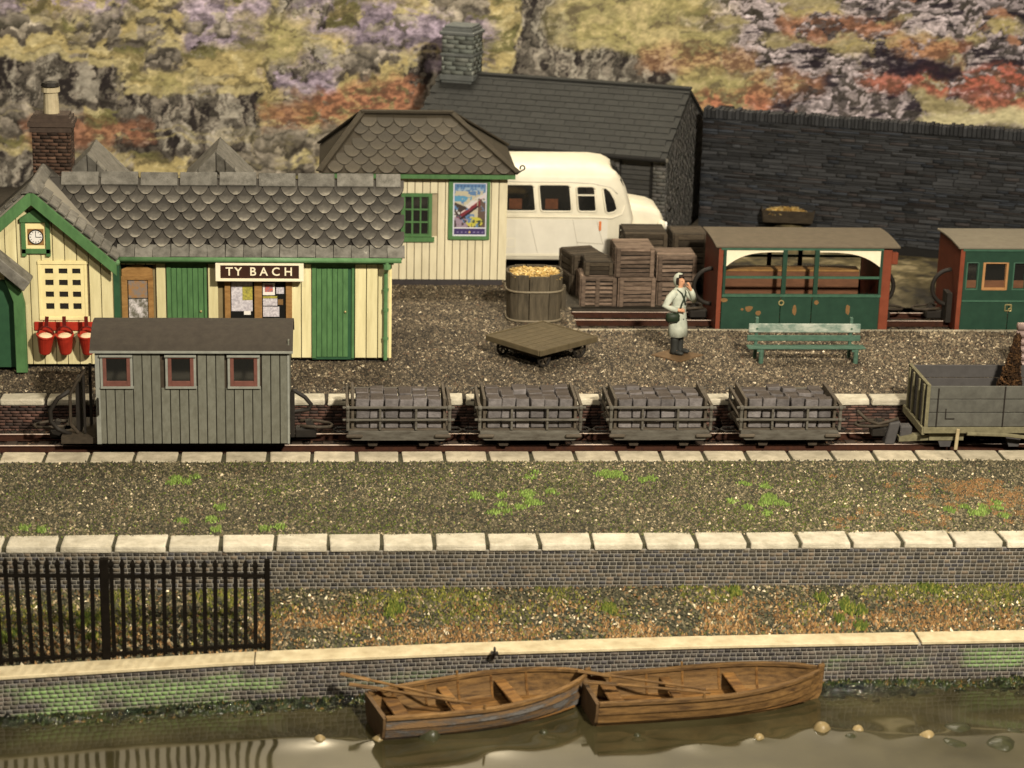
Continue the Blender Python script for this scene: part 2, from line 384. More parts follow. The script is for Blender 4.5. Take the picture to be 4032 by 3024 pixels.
def drybrushed(name, dark, mid, tip):
    """model slate: dark upper part, the lower lip dry-brushed in pale paint (object y runs up the tile)"""
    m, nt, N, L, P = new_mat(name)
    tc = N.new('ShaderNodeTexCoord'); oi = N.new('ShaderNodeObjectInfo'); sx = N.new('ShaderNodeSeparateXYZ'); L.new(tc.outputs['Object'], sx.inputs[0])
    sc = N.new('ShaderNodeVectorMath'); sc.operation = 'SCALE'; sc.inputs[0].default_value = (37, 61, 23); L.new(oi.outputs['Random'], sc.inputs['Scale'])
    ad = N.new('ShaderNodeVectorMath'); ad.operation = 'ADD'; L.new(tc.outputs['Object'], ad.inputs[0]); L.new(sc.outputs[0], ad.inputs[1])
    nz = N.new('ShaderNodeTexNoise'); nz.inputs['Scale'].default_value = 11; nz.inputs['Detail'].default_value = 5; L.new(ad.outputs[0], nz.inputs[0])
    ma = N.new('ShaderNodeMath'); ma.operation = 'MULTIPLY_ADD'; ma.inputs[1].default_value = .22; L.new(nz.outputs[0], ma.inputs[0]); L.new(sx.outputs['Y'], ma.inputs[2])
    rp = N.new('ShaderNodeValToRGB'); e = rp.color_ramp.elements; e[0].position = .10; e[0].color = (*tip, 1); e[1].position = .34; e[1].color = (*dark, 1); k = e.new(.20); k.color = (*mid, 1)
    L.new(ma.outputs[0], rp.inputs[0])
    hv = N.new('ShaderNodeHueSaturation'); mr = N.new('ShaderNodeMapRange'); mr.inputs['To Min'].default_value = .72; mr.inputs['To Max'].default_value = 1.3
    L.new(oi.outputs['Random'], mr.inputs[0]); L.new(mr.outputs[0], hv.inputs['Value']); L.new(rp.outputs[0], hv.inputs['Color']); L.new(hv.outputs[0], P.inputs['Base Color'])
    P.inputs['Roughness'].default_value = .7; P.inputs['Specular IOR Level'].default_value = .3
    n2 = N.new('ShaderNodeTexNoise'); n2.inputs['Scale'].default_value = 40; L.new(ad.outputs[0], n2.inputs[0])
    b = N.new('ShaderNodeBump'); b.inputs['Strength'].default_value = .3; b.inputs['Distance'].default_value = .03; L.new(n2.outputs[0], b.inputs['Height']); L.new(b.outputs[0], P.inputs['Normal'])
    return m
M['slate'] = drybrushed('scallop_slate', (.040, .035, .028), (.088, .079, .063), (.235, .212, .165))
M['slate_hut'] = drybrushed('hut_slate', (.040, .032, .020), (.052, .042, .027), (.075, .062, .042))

# ------------------------------------------------------------------ setting: ground
def struct(name, mb, m, **k):
    o = mb.build(name, m, **k); o['kind'] = 'structure'; return o
plat = struct('platform', MB().box(-16, 18, -3.36, 1.86, -.85, -.015), M['soil'])
yard = MB().box(-20, 1.5, 1.86, 18, -.85, -.02); yard.box(1.5, 5.2, 3.75, 18, -.85, -.02); yard.box(5.2, 22, 3.75, 18, -1.3, -.72)
yard = struct('yard_ground', yard, M['soil'])
bed2 = struct('siding_bed', MB().box(1.5, 22, 1.86, 3.75, -.85, -.2), M['soil'])
bed = struct('track_bed', MB().box(-16, 18, -5.5, -3.36, -1.5, -.66), M['soil'])
verge = struct('grass_verge', MB().box(-16, 18, -10.36, -5.5, -2.2, -.455), M['soil_green'])

# board behind the layout with a printed hillside, and an unseen hall wall added above it for the water to reflect
def worley(x, y, seed):
    g = np.random.default_rng(seed); jx = g.random((97, 97)); jy = g.random((97, 97)); idr = g.random((97, 97))
    xi = np.floor(x).astype(int); yi = np.floor(y).astype(int)
    f1 = np.full(x.shape, 9.); f2 = np.full(x.shape, 9.); ident = np.zeros(x.shape); dx = np.zeros(x.shape); dy = np.zeros(x.shape)
    for a in (-1, 0, 1):
        for b in (-1, 0, 1):
            i = (xi+a) % 97; j = (yi+b) % 97; px = xi+a+jx[i, j]-x; py = yi+b+jy[i, j]-y; d = np.hypot(px, py)
            n = d < f1; f2 = np.where(n, f1, np.minimum(f2, d)); ident = np.where(n, idr[i, j], ident); dx = np.where(n, -px, dx); dy = np.where(n, -py, dy); f1 = np.where(n, d, f1)
    return f1, f2, ident, dx, dy
def backdrop():
    nx, nz = 1500, 430
    xs = np.linspace(-22, 26, nx); zs = np.linspace(-1.2, 9.4, nz)
    X, Z = np.meshgrid(xs, zs)
    u = (X+13.24)/.01324; v = (5.33+.4*u/2212-Z)/.0133
    wx = u+(vnoise(u/50, v/50, 1, 6, .62)-.5)*96; wy = v+(vnoise(u/50, v/50, 2, 6, .62)-.5)*58
    def blob(x0, y0, x1, y1, soft=30):
        dx = np.maximum(np.maximum(x0-wx, wx-x1), 0); dy = np.maximum(np.maximum(y0-wy, wy-y1), 0)
        return np.clip(1-np.hypot(dx, dy*1.3)/soft, 0, 1)
    def mix(c, col, a): return c*(1-a[..., None])+np.array(lin(col))*a[..., None]
    def sm(x, a, b): t = np.clip((x-a)/(b-a), 0, 1); return t*t*(3-2*t)
    n1 = vnoise(wx/120, wy/46, 3, 5); n2 = vnoise(wx/36, wy/20, 4, 5, .6); n3 = vnoise(u/11, v/7, 5, 4, .7)
    # turf
    c = np.zeros(X.shape+(3,))+np.array(lin((158, 140, 76)))
    c = mix(c, (186, 164, 88), sm(n1, .46, .6)); c = mix(c, (120, 118, 52), sm(n1, .52, .38)*.8)
    c = mix(c, (206, 188, 122), sm(n2, .56, .68)*.7); c = mix(c, (96, 86, 50), sm(n2, .44, .33)*.7)
    # boulders and crags
    f1, f2, idn, bx, by = worley(wx/34, wy/30, 31); g1, g2, gid, cx, cy = worley(wx/15, wy/44, 32); s1, s2, sid, sx_, sy_ = worley(wx/17+wy/50, wy/8.5, 33)
    tall = vnoise(wx/14, wy/60, 16, 4, .62)
    left = sm(u, 1500, 1180)
    clump = vnoise(wx/110, wy/62, 41, 4, .55)
    rk = sm(clump, .50, .56)*left*.92
    crag = np.zeros(X.shape)
    for x0, y0, x1, y1 in ((-60, 118, 160, 222), (150, 128, 228, 220), (245, 192, 530, 270), (1110, -60, 1222, 178), (1226, 100, 1448, 186), (878, 120, 945, 235), (-60, 315, 70, 460), (250, 292, 525, 326), (585, 100, 680, 185), (600, -60, 690, 50)):
        crag = np.maximum(crag, sm(blob(x0, y0, x1, y1, 22), .25, .7))
    for x0, y0, x1, y1 in ((178, 8, 240, 72), (725, 108, 808, 150), (755, 34, 920, 92), (0, 215, 62, 275), (312, 104, 368, 138), (405, 14, 535, 88), (850, 20, 930, 70), (930, 60, 1010, 130)):
        rk = np.maximum(rk, sm(blob(x0, y0, x1, y1, 22), .25, .7))
    rk = np.maximum(rk-crag, 0)
    rocky_ = np.array(lin((146, 134, 116)))
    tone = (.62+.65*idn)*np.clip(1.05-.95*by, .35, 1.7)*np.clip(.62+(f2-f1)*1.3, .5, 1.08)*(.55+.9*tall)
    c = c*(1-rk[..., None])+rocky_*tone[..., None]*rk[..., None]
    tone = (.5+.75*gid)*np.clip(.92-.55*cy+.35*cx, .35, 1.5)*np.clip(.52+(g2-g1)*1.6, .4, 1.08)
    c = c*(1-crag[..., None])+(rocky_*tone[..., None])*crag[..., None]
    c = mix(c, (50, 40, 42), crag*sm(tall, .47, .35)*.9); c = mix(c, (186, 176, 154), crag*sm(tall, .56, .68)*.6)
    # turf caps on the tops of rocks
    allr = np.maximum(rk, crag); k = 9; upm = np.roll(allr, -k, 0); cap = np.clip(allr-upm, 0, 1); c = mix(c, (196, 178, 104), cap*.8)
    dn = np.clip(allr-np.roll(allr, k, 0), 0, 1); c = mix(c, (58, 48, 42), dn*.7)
    # lilac heather and scree
    for x0, y0, x1, y1 in ((30, -60, 250, 10), (405, 14, 535, 88), (640, 15, 850, 60), (755, 34, 920, 92), (930, 60, 1010, 130), (585, 130, 680, 185)):
        a = blob(x0, y0, x1, y1, 40)*sm(n2, .42, .54)
        t = (.6+.6*idn)*np.clip(.75+(f2-f1)*.8, .6, 1.1)*(.5+n3)
        c = c*(1-a[..., None]*.85)+np.array(lin((166, 144, 168)))*t[..., None]*a[..., None]*.85
    a = np.clip(sm(wx-.31*wy, 1480, 1600)*sm(wy, 330, 262)+blob(1400, 40, 1560, 64, 24)*.7, 0, 1)
    t = np.where(sid > .38, .55+1.0*(sid-.38), .12+.45*sid)*np.clip(.6+(s2-s1)*1.3, .5, 1.05)*np.clip(1-.55*sy_, .5, 1.4)
    c = c*(1-a[..., None]*.93)+np.stack([.47*t, .37*t, .40*t], -1)*a[..., None]*.93
    c = mix(c, (44, 30, 48), a*sm(vnoise(u/60+v/80, v/14, 8, 5, .62), .46, .36)*.9)
    c = mix(c, (172, 156, 92), a*sm(n1, .66, .74)*.8); c = mix(c, (190, 124, 76), a*sm(n1, .33, .27)*.8)
    for x0, y0, x1, y1 in ((1816, 88, 2026, 112), (1700, 20, 1800, 32), (2100, 60, 2200, 76)):
        c = mix(c, (182, 162, 82), blob(x0, y0, x1, y1, 26)*sm(n2, .4, .52)*.85)
    tf = np.clip(blob(1215, -60, 1440, 70, 60)+blob(1300, 72, 1560, 96, 40)+blob(1470, 172, 1640, 212, 36)+blob(540, 50, 640, 110, 40)+blob(330, 160, 400, 185, 30), 0, 1)
    c = mix(c, (168, 156, 80), tf*.85); c = mix(c, (200, 178, 108), tf*sm(n2, .52, .64)*.7); c = mix(c, (112, 96, 70), tf*sm(n2, .42, .32)*.7)
    for x0, y0, x1, y1, col, k in ((660, 205, 860, 250, (198, 116, 64), .92), (760, 180, 880, 215, (202, 124, 70), .85), (565, 240, 700, 262, (192, 124, 66), .8), (60, 270, 280, 300, (190, 116, 66), .85), (1390, 112, 1600, 140, (206, 150, 86), .6), (1511, 214, 1650, 228, (210, 112, 62), .9), (1690, 54, 1920, 72, (204, 128, 76), .8), (1890, 168, 2010, 184, (208, 100, 58), .85), (2000, 160, 2300, 186, (212, 94, 56), .95), (2130, 222, 2300, 240, (208, 98, 58), .9), (1960, 100, 2080, 116, (206, 122, 70), .75), (1620, 175, 1740, 205, (204, 130, 72), .6), (830, 255, 900, 290, (196, 124, 66), .8)):
        a = blob(x0, y0, x1, y1, 34)
        c = mix(c, tuple(q*.93 for q in col), a*k*sm(n2, .38, .50)); c = mix(c, (132, 84, 54), a*sm(n3, .58, .40)*.7)
    a = blob(1915, 136, 2080, 160, 16); c = mix(c, (52, 36, 56), a*.9)
    a = blob(2006, 250, 2300, 272, 20); c = mix(c, (206, 192, 130), a*.9)
    c = c*(.50+1.0*n3[..., None]); g_ = c.mean(-1, keepdims=True); c = (g_+(c-g_)*.70)*np.clip(g_/.19, .2, 3)**.26
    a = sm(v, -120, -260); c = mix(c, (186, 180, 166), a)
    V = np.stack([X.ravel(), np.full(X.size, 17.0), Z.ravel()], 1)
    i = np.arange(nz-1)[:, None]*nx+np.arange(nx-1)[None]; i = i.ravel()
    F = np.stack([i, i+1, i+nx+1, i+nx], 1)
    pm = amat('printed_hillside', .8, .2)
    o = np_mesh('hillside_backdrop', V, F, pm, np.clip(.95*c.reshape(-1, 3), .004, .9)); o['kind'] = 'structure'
    b = MB().box(-22, 26, 17.01, 17.12, -1.2, 9.4).build('backdrop_board', M['soil']); b['kind'] = 'structure'
backdrop()
hallw = mat('hall_wall_paint', (.72, .66, .54), (.66, .6, .49), 1, .9)
struct('hall_wall', MB().box(-45, 45, 24, 24.3, -12, 34), hallw)

# ------------------------------------------------------------------ gravel
def spread(n, x0, x1, y0, y1): return NP.uniform(x0, x1, n), NP.uniform(y0, y1, n)
GC = [(46, 40, 32), (64, 56, 44), (82, 72, 57), (98, 87, 69), (116, 103, 83), (146, 132, 108), (186, 172, 146), (92, 72, 54)]
GW = [20, 22, 22, 17, 11, 4.5, 1.2, 3]
def gravel(name, n, box, z, lab, r=(.022, .055), keep=None, cols=GC, wts=GW, h=.55, zf=None):
    x, y = spread(n, *box)
    if keep is not None:
        k = keep(x, y); x = x[k]; y = y[k]
    n = len(x); rr = r[0]+(r[1]-r[0])*NP.random(n)**2
    zz = np.full(n, float(z)) if zf is None else zf(x, y)
    drift = (.62+.80*vnoise(x*.45+7, y*.8, 91, 4))*np.where(NP.random(n) < .03, 1.5, 1.0)*(1+.10*np.clip((x-3)/5, -1, 1))
    o = pebbles(name, np.stack([x, y, zz], 1), rr, rr*h*(.6+.9*NP.random(n)), palette(n, cols, wts)*drift[:, None], M['gravel'])
    return tag(o, lab, 'gravel', kind='stuff')
gravel('platform_gravel', 95000, (-12.5, 12.5, -3.0, 1.84), -.012, 'grey brown gravel spread over the station platform', (.018, .048), h=.8)
gravel('yard_gravel', 26000, (-4.5, 1.6, 1.84, 6.6), -.015, 'grey gravel between the station and the cream hut', (.03, .062))
gravel('siding_ballast', 16000, (1.5, 16, 1.9, 3.75), -.19, 'dark ballast under the coaches', (.03, .06), cols=GC[:4], wts=[4, 3, 2, 1])
gravel('track_ballast', 22000, (-12, 13, -5.45, -3.42), -.655, 'dark brown ballast between the rails', (.025, .055), cols=[(26, 18, 13), (38, 27, 19), (54, 38, 27), (80, 60, 42)], wts=[4, 4, 2, 1])

def rocky(x, y): return vnoise(x*.9, y*.55, 21, 5, .6)*.38-.1
def yard_rock():
    xs = np.linspace(1.2, 20, 240); ys = np.linspace(3.76, 13, 130); X, Y = np.meshgrid(xs, ys)
    Z = rocky(X, Y)*np.clip((X-4.5)/2, .15, 1)*np.clip((Y-3.7)*1.2, .3, 1)*np.clip((11-Y)/4, .2, 1)-.065*np.maximum(Y-5, 0)*np.clip((X-5)/2, 0, 1)+.75*np.exp(-((X-8.4)/.9)**2-((Y-11.6)/.45)**2)
    n = vnoise(X*2.2, Y*1.5, 22, 5, .65); n2 = vnoise(X*7, Y*5, 23, 3)
    c = np.array(lin((112, 100, 66)))*np.ones(X.shape+(3,)); f = lambda a, b, x: np.clip((x-a)/(b-a), 0, 1)[..., None]
    c = c*(1-f(.55, .65, n))+np.array(lin((168, 152, 114)))*f(.55, .65, n)
    c = c*(1-f(.45, .36, n))+np.array(lin((58, 50, 34)))*f(.45, .36, n)
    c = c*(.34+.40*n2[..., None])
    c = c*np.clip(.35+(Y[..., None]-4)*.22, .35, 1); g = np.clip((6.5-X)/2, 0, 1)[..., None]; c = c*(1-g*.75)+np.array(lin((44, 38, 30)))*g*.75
    nx, ny = 240, 130; i = (np.arange(ny-1)[:, None]*nx+np.arange(nx-1)[None]).ravel()
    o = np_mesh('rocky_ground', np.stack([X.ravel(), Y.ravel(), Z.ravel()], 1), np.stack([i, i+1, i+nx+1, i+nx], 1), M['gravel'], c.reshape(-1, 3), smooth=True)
    o['kind'] = 'structure'
yard_rock()

# verge between the two rows of edging
def dens(x, y): return vnoise(x*.8, y*.8, 31, 3)
gravel('verge_gravel', 80000, (-11.2, 11.2, -9.95, -5.95), -.45, 'dark mixed gravel of the strip in front of the train', (.016, .042), h=.8, cols=[(44, 42, 30), (60, 56, 40), (78, 72, 52), (94, 86, 64), (112, 102, 78), (142, 128, 100), (188, 172, 142), (90, 72, 52)])
GREENS = [(58, 64, 30), (72, 80, 36), (88, 98, 46), (108, 118, 58), (68, 62, 38)]
def tufts(name, x, y, z, lab, cols, wts, r=(.02, .045), h=(.02, .06), cat='moss'):
    n = len(x); rr = NP.uniform(*r, n)
    o = pebbles(name, np.stack([x, y, z], 1), rr, NP.uniform(*h, n), palette(n, cols, wts), M['flock'], k=4)
    return tag(o, lab, cat, kind='stuff')
x, y = spread(52000, -11.2, 11.2, -9.95, -6.0)
k = NP.random(len(x)) < np.clip((vnoise(x*.55+3, y*.9, 33, 4)-.34)*2.2, 0.12, .8)*np.clip((9.2-x)/4, .15, 1); x = x[k]; y = y[k]
tufts('verge_moss', x, y, np.full(len(x), -.45), 'dull green moss growing through the gravel strip', GREENS, [4, 4, 3, 1, 2], (.012, .03), (.012, .04))
def patch(cx, cy, sx, sy, n):
    k = max(2, n//22); a = NP.normal(cx, sx*.85, k); b = NP.normal(cy, sy*.85, k); i = NP.integers(0, k, int(n*2.6))
    return a[i]+NP.normal(0, .05, len(i)), b[i]+NP.normal(0, .06, len(i))
def at_spots(spots):
    xs, ys = zip(*[patch(*s) for s in spots]); return np.concatenate(xs), np.concatenate(ys)
BRIGHT = [(82, 100, 46), (98, 118, 54), (120, 140, 72), (84, 90, 48)]
for nm, lab, sp in (('bright_moss', 'bright green moss clump near the back edging of the gravel strip', [(1.38, -6.85, .17, .2, 210), (1.95, -6.9, .14, .2, 60), (-.15, -6.9, .1, .2, 25)]),
                    ('bright_moss', 'bright green moss clump in the middle of the gravel strip', [(-.35, -8.1, .2, .35, 170), (-.7, -8.6, .25, .2, 90), (-1.25, -7.9, .12, .1, 40), (0.1, -7.7, .08, .1, 30)]),
                    ('bright_moss', 'bright green moss clump towards the right of the gravel strip', [(4.2, -8.3, .2, .2, 210), (3.7, -8.4, .35, .3, 120), (3.75, -7.2, .3, .25, 60)]),
                    ('bright_moss', 'bright green moss clump beside the rusty patch', [(8.05, -8.7, .22, .18, 170), (7.4, -8.9, .2, .15, 60)]),
                    ('bright_moss', 'thin green moss clump above the railings', [(-6.6, -7.0, .35, .4, 110), (-6.2, -8.8, .5, .4, 130), (-9.3, -9.6, .2, .1, 60), (-5.0, -9.5, .3, .2, 60)])):
    x, y = at_spots(sp); k = (y > -9.9) & (y < -6.0); x = x[k]; y = y[k]
    tufts(nm, x, y, np.full(len(x), -.44), lab, BRIGHT, [3, 4, 3, 2], (.012, .032), (.02, .075))
x, y = at_spots([(7.9, -7.9, .9, .6, 1500), (8.9, -8.3, .7, .7, 900), (6.2, -9.2, .8, .5, 300)]); k = (y > -9.9) & (y < -6.0); x = x[k]; y = y[k]
tufts('rusty_moss', x, y, np.full(len(x), -.45), 'rusty orange ground cover at the right of the gravel strip', [(120, 90, 58), (140, 106, 70), (100, 76, 50), (92, 84, 60)], [3, 2, 3, 2], (.014, .034), (.012, .04))

# ------------------------------------------------------------------ edging stones
def edging(parent, y0, y1, z, pitch, xs, m, h=.16, lean=0, ramp=0):
    protos = []
    for i in range(5):
        b = MB(); w = pitch-.045-R.uniform(0, .025)
        dz = [R.uniform(-.008, .008) for _ in range(4)]; j = lambda s=.018: R.uniform(-s, s)
        b.hexa([(j(), y0+j(), z-h), (w+j(), y0+j(), z-h), (w+j(), y1, z-h), (j(), y1, z-h),
                (j(), y0+j(), z+dz[0]-ramp), (w+j(), y0+j(), z+dz[1]-ramp), (w+j(), y1+j(), z+dz[2]), (j(), y1+j(), z+dz[3])])
        protos.append(b.mesh('edging_stone', bevel=.032, smooth=False, seg=2)); protos[-1].materials.append(m)
    x = xs[0]; k = 0
    while x < xs[1]:
        o = link('edging_stone', R.choice(protos), None, parent, loc=(x, 0, 0)); o.rotation_euler = (0, 0, 0)
        x += pitch; k += 1
edging(plat, -3.46, -3.03, .012, .93, (-12.4, 12.4), M['edge_stone_w'], .13)
edging(verge, -5.98, -5.40, -.43, .845, (-11.05, 11.3), M['edge_stone'], .14)
edging(verge, -10.42, -9.86, -.425, .915, (-11.3, 10.6), M['edge_stone_w'], .125)
MB().box(1.5, 14, 1.80, 1.89, -.1, .012).build('platform_back_edge', M['edge_stone'], plat)

# ------------------------------------------------------------------ brick walls
t = thing('platform_wall', 'dark reddish brick face of the platform behind the slate train', 'wall', (0, -3.38, -.7))
MB().box(-14, 14, -3.40, -3.362, -.9, -.10).build('wall_core', M['mortar_dark'], t)
bricks('brick', lambda s, z, d: (-12.5+s, -3.40-d, -.68+z), 25, .56, .17, .062, M['brick'], [(78, 58, 50), (92, 66, 56), (66, 52, 46), (104, 78, 68), (56, 46, 42)], [3, 3, 3, 1, 2], t, .014, .012)
t = thing('retaining_wall', 'long grey brick wall below the gravel strip', 'wall', (0, -10.37, -1.3))
MB().box(-14, 14, -10.385, -10.361, -1.6, -.545).build('wall_core', M['mortar'], t)
bricks('brick', lambda s, z, d: (-12+s, -10.385-d, -1.345+z), 23, .795, .116, .072, M['brick'], [(74, 69, 60), (86, 78, 66), (62, 59, 54), (68, 66, 66), (100, 88, 74)], [4, 3, 3, 2, 1], t, .006, .014, jit=.002)

def cop_y(x): return -11.935-.0575*(x+1.75)*(x < -1.75)*-1*-1 if False else np.interp(x, [-14, -9.28, -5.6, -1.75, 2.2, 8, 12], [-13.5, -12.71, -12.24, -11.93, -11.74, -11.60, -11.56])
ZC, ZW = -1.6, -2.33
def bank_z(x, y):
    t = np.clip((-10.38-y)/(-10.38-cop_y(x)), 0, 1); return -1.24+(-1.61+1.24)*t
def bank():
    xs = np.linspace(-14, 13, 160); ts = np.linspace(0, 1.12, 24); X, T = np.meshgrid(xs, ts); Y = -10.36+(cop_y(X)+10.36)*T
    Z = bank_z(X, Y)+.03*vnoise(X*3, Y*3, 41, 3)-.03
    nx = 160; i = (np.arange(23)[:, None]*nx+np.arange(nx-1)[None]).ravel()
    o = np_mesh('gravel_bank', np.stack([X.ravel(), Y.ravel(), Z.ravel()], 1), np.stack([i, i+1, i+nx+1, i+nx], 1), M['soil_green']); o['kind'] = 'structure'
bank()
gravel('bank_gravel', 40000, (-11, 10.5, -13, -10.4), 0, 'coarse mixed chippings on the bank above the quay', (.018, .048), keep=lambda x, y: y > cop_y(x)+.02, zf=lambda x, y: bank_z(x, y)+.005,
       cols=[(46, 46, 34), (64, 62, 46), (86, 80, 60), (112, 100, 76), (152, 136, 106), (206, 192, 162), (108, 82, 52), (82, 82, 46)], wts=[18, 20, 16, 10, 5, 1.6, 8, 8], h=.9)
x, y = spread(52000, -11, 10.5, -13, -10.40); k = (y > cop_y(x)+.02); x = x[k]; y = y[k]; tt = (-10.4-y)/(-10.4-cop_y(x))
k = NP.random(len(x)) < np.clip((vnoise(x*1.4, y*1.6, 43, 4)-.38)*4, 0, 1)*np.clip(tt*2.2-.45, 0, 1)*np.clip((x+7)/3, .25, 1)
tufts('rusty_scrub', x[k], y[k], bank_z(x[k], y[k]), 'rust brown scrub along the lower part of the bank', [(112, 84, 52), (132, 102, 66), (92, 70, 44), (158, 130, 90)], [3, 3, 3, 1], (.016, .042), (.02, .07), 'scrub')
k = NP.random(len(x)) < np.clip((vnoise(x*1.2+9, y*1.6, 44, 4)-.38)*3.5, 0, 1)*np.clip(1.15-tt*1.4, .15, 1)
tufts('bank_moss', x[k], y[k], bank_z(x[k], y[k]), 'olive moss along the top of the bank under the brick wall', [(78, 80, 36), (96, 96, 44), (62, 66, 32), (122, 116, 54)], [3, 3, 2, 1], (.016, .04), (.02, .07))
x, y = at_spots([(5.0, -11.2, .12, .2, 150), (4.85, -10.85, .12, .1, 60), (-2.9, -11.0, .16, .2, 90), (6.6, -10.5, .15, .05, 60), (-8.0, -11.5, .2, .3, 120), (.9, -11.0, .1, .2, 60), (-9.3, -11.6, .2, .3, 100), (3.2, -10.6, .15, .08, 50)]); k = (y < -10.41) & (y > cop_y(x)+.05); x = x[k]; y = y[k]
tufts('bank_plant', x, y, bank_z(x, y)+.02, 'olive green plants standing on the bank', [(80, 88, 36), (60, 72, 30), (112, 110, 50)], [3, 3, 1], (.016, .04), (.04, .10), 'plants')

# quay wall along a gentle curve
qw = thing('quay_wall', 'brick quay wall with pale coping and green algae by the water', 'wall', (0, -12.3, -2.0))
def quay_pt(s, z, d):
    x = -12+s; return (x, float(cop_y(x))-.36-d, ZW-.25+z)
xs = np.linspace(-13, 12, 60); b = MB()
b.loft([[(x, float(cop_y(x))-.36, -3.4), (x, float(cop_y(x))-.36, -1.665), (x, float(cop_y(x))+.06, -1.665), (x, float(cop_y(x))+.06, -3.4)] for x in xs]); b.build('wall_core', M['mortar'], qw)
bo = bricks('brick', quay_pt, 23, .90, .118, .074, M['brick'], [(74, 68, 62), (88, 80, 72), (62, 58, 56), (76, 72, 71)], [4, 3, 3, 2], qw, .006, .013, jit=.002)
# algae colour on the bricks where it grows
at = bo.data.color_attributes['Col']; n = len(bo.data.vertices); cc = np.empty(n*4, np.float32); at.data.foreach_get('color', cc); cc = cc.reshape(-1, 4)
vv = np.empty(n*3, np.float32); bo.data.vertices.foreach_get('co', vv); vv = vv.reshape(-1, 3)+np.array([0, -12.3, -2.0])
al = np.zeros(n); ev = vnoise(vv[:, 0]*1.6, vv[:, 2]*5, 51, 3)
for x0, x1, z0, z1, k in ((-9.0, -5.6, -2.34, -1.86, 1), (-5.5, -4.9, -2.25, -1.95, .9), (4.6, 6.0, -2.05, -1.93, .5), (7.0, 8.3, -2.1, -1.8, .9), (-3.6, -2.0, -2.1, -1.95, .3)):
    al = np.maximum(al, k*np.clip(1-np.maximum(np.maximum(x0-vv[:, 0], vv[:, 0]-x1)/.25, np.maximum(z0-vv[:, 2], vv[:, 2]-z1)/.06), 0, 1))
al = (al*np.clip((ev-.32)*4, 0, 1))[:, None]
al = al*(.5+.5*np.clip((vnoise(vv[:, 0]*9, vv[:, 2]*22, 53, 2)[:, None]-.3)*3.2, 0, 1)); cc[:, :3] = cc[:, :3]*(1-al)+np.array(lin((122, 148, 92)))*al*(.7+.4*ev[:, None]); at.data.foreach_set('color', cc.ravel())
for x0, x1 in ((-13, -5.2), (-5.2, 6.02), (6.05, 12)):
    xs = np.linspace(x0+.008, x1-.008, 24)
    b = MB().loft([[(x, float(cop_y(x))-.40, -1.665), (x, float(cop_y(x))-.40, ZC), (x, float(cop_y(x))+.02, ZC), (x, float(cop_y(x))+.02, -1.665)] for x in xs])
    b.build('coping_stone', M['coping'], qw, bevel=.012)

# ------------------------------------------------------------------ water
STONES = [(-4.13, -14.02, .13, 'y', 'low pale pebble with dark ripple left of the boats'), (-3.2, -14.06, .115, 'y', 'round yellow pebble under the stern corner of the left boat'), (-2.37, -13.98, .21, 'g', 'larger olive pebble in front of the left boat hull'),
          (-.55, -13.88, .10, 'g', 'small brown pebble between the reflections of the two boats'), (.95, -14.05, .08, 'g', 'tiny dark pebble below the stern of the right boat'),
          (2.9, -14.16, .11, 'y', 'small yellow pebble under the middle of the right boat'), (3.98, -13.86, .185, 'y', 'largest yellow pebble just beyond the bow of the right boat'), (4.56, -13.98, .13, 'y', 'yellow pebble to the right of the largest one'),
          (5.62, -14.24, .16, 'y', 'yellow pebble beside the dark reflection lumps at the right'), (6.2, -13.95, .26, 'd', 'dark lump standing in for a reflection, highest at the right'), (6.0, -14.5, .24, 'd', 'dark round lump standing in for a reflection, nearest the front at the right'), (7.1, -14.1, .2, 'd', 'dark lump standing in for a reflection by the right picture edge'), (4.4, -14.2, .16, 'd', 'dark lump standing in for a reflection under the two yellow pebbles'), (6.75, -14.55, .3, 'd', 'flat dark lump standing in for a reflection at the right front')]  # the dark lumps at the right stand in for reflections on the water
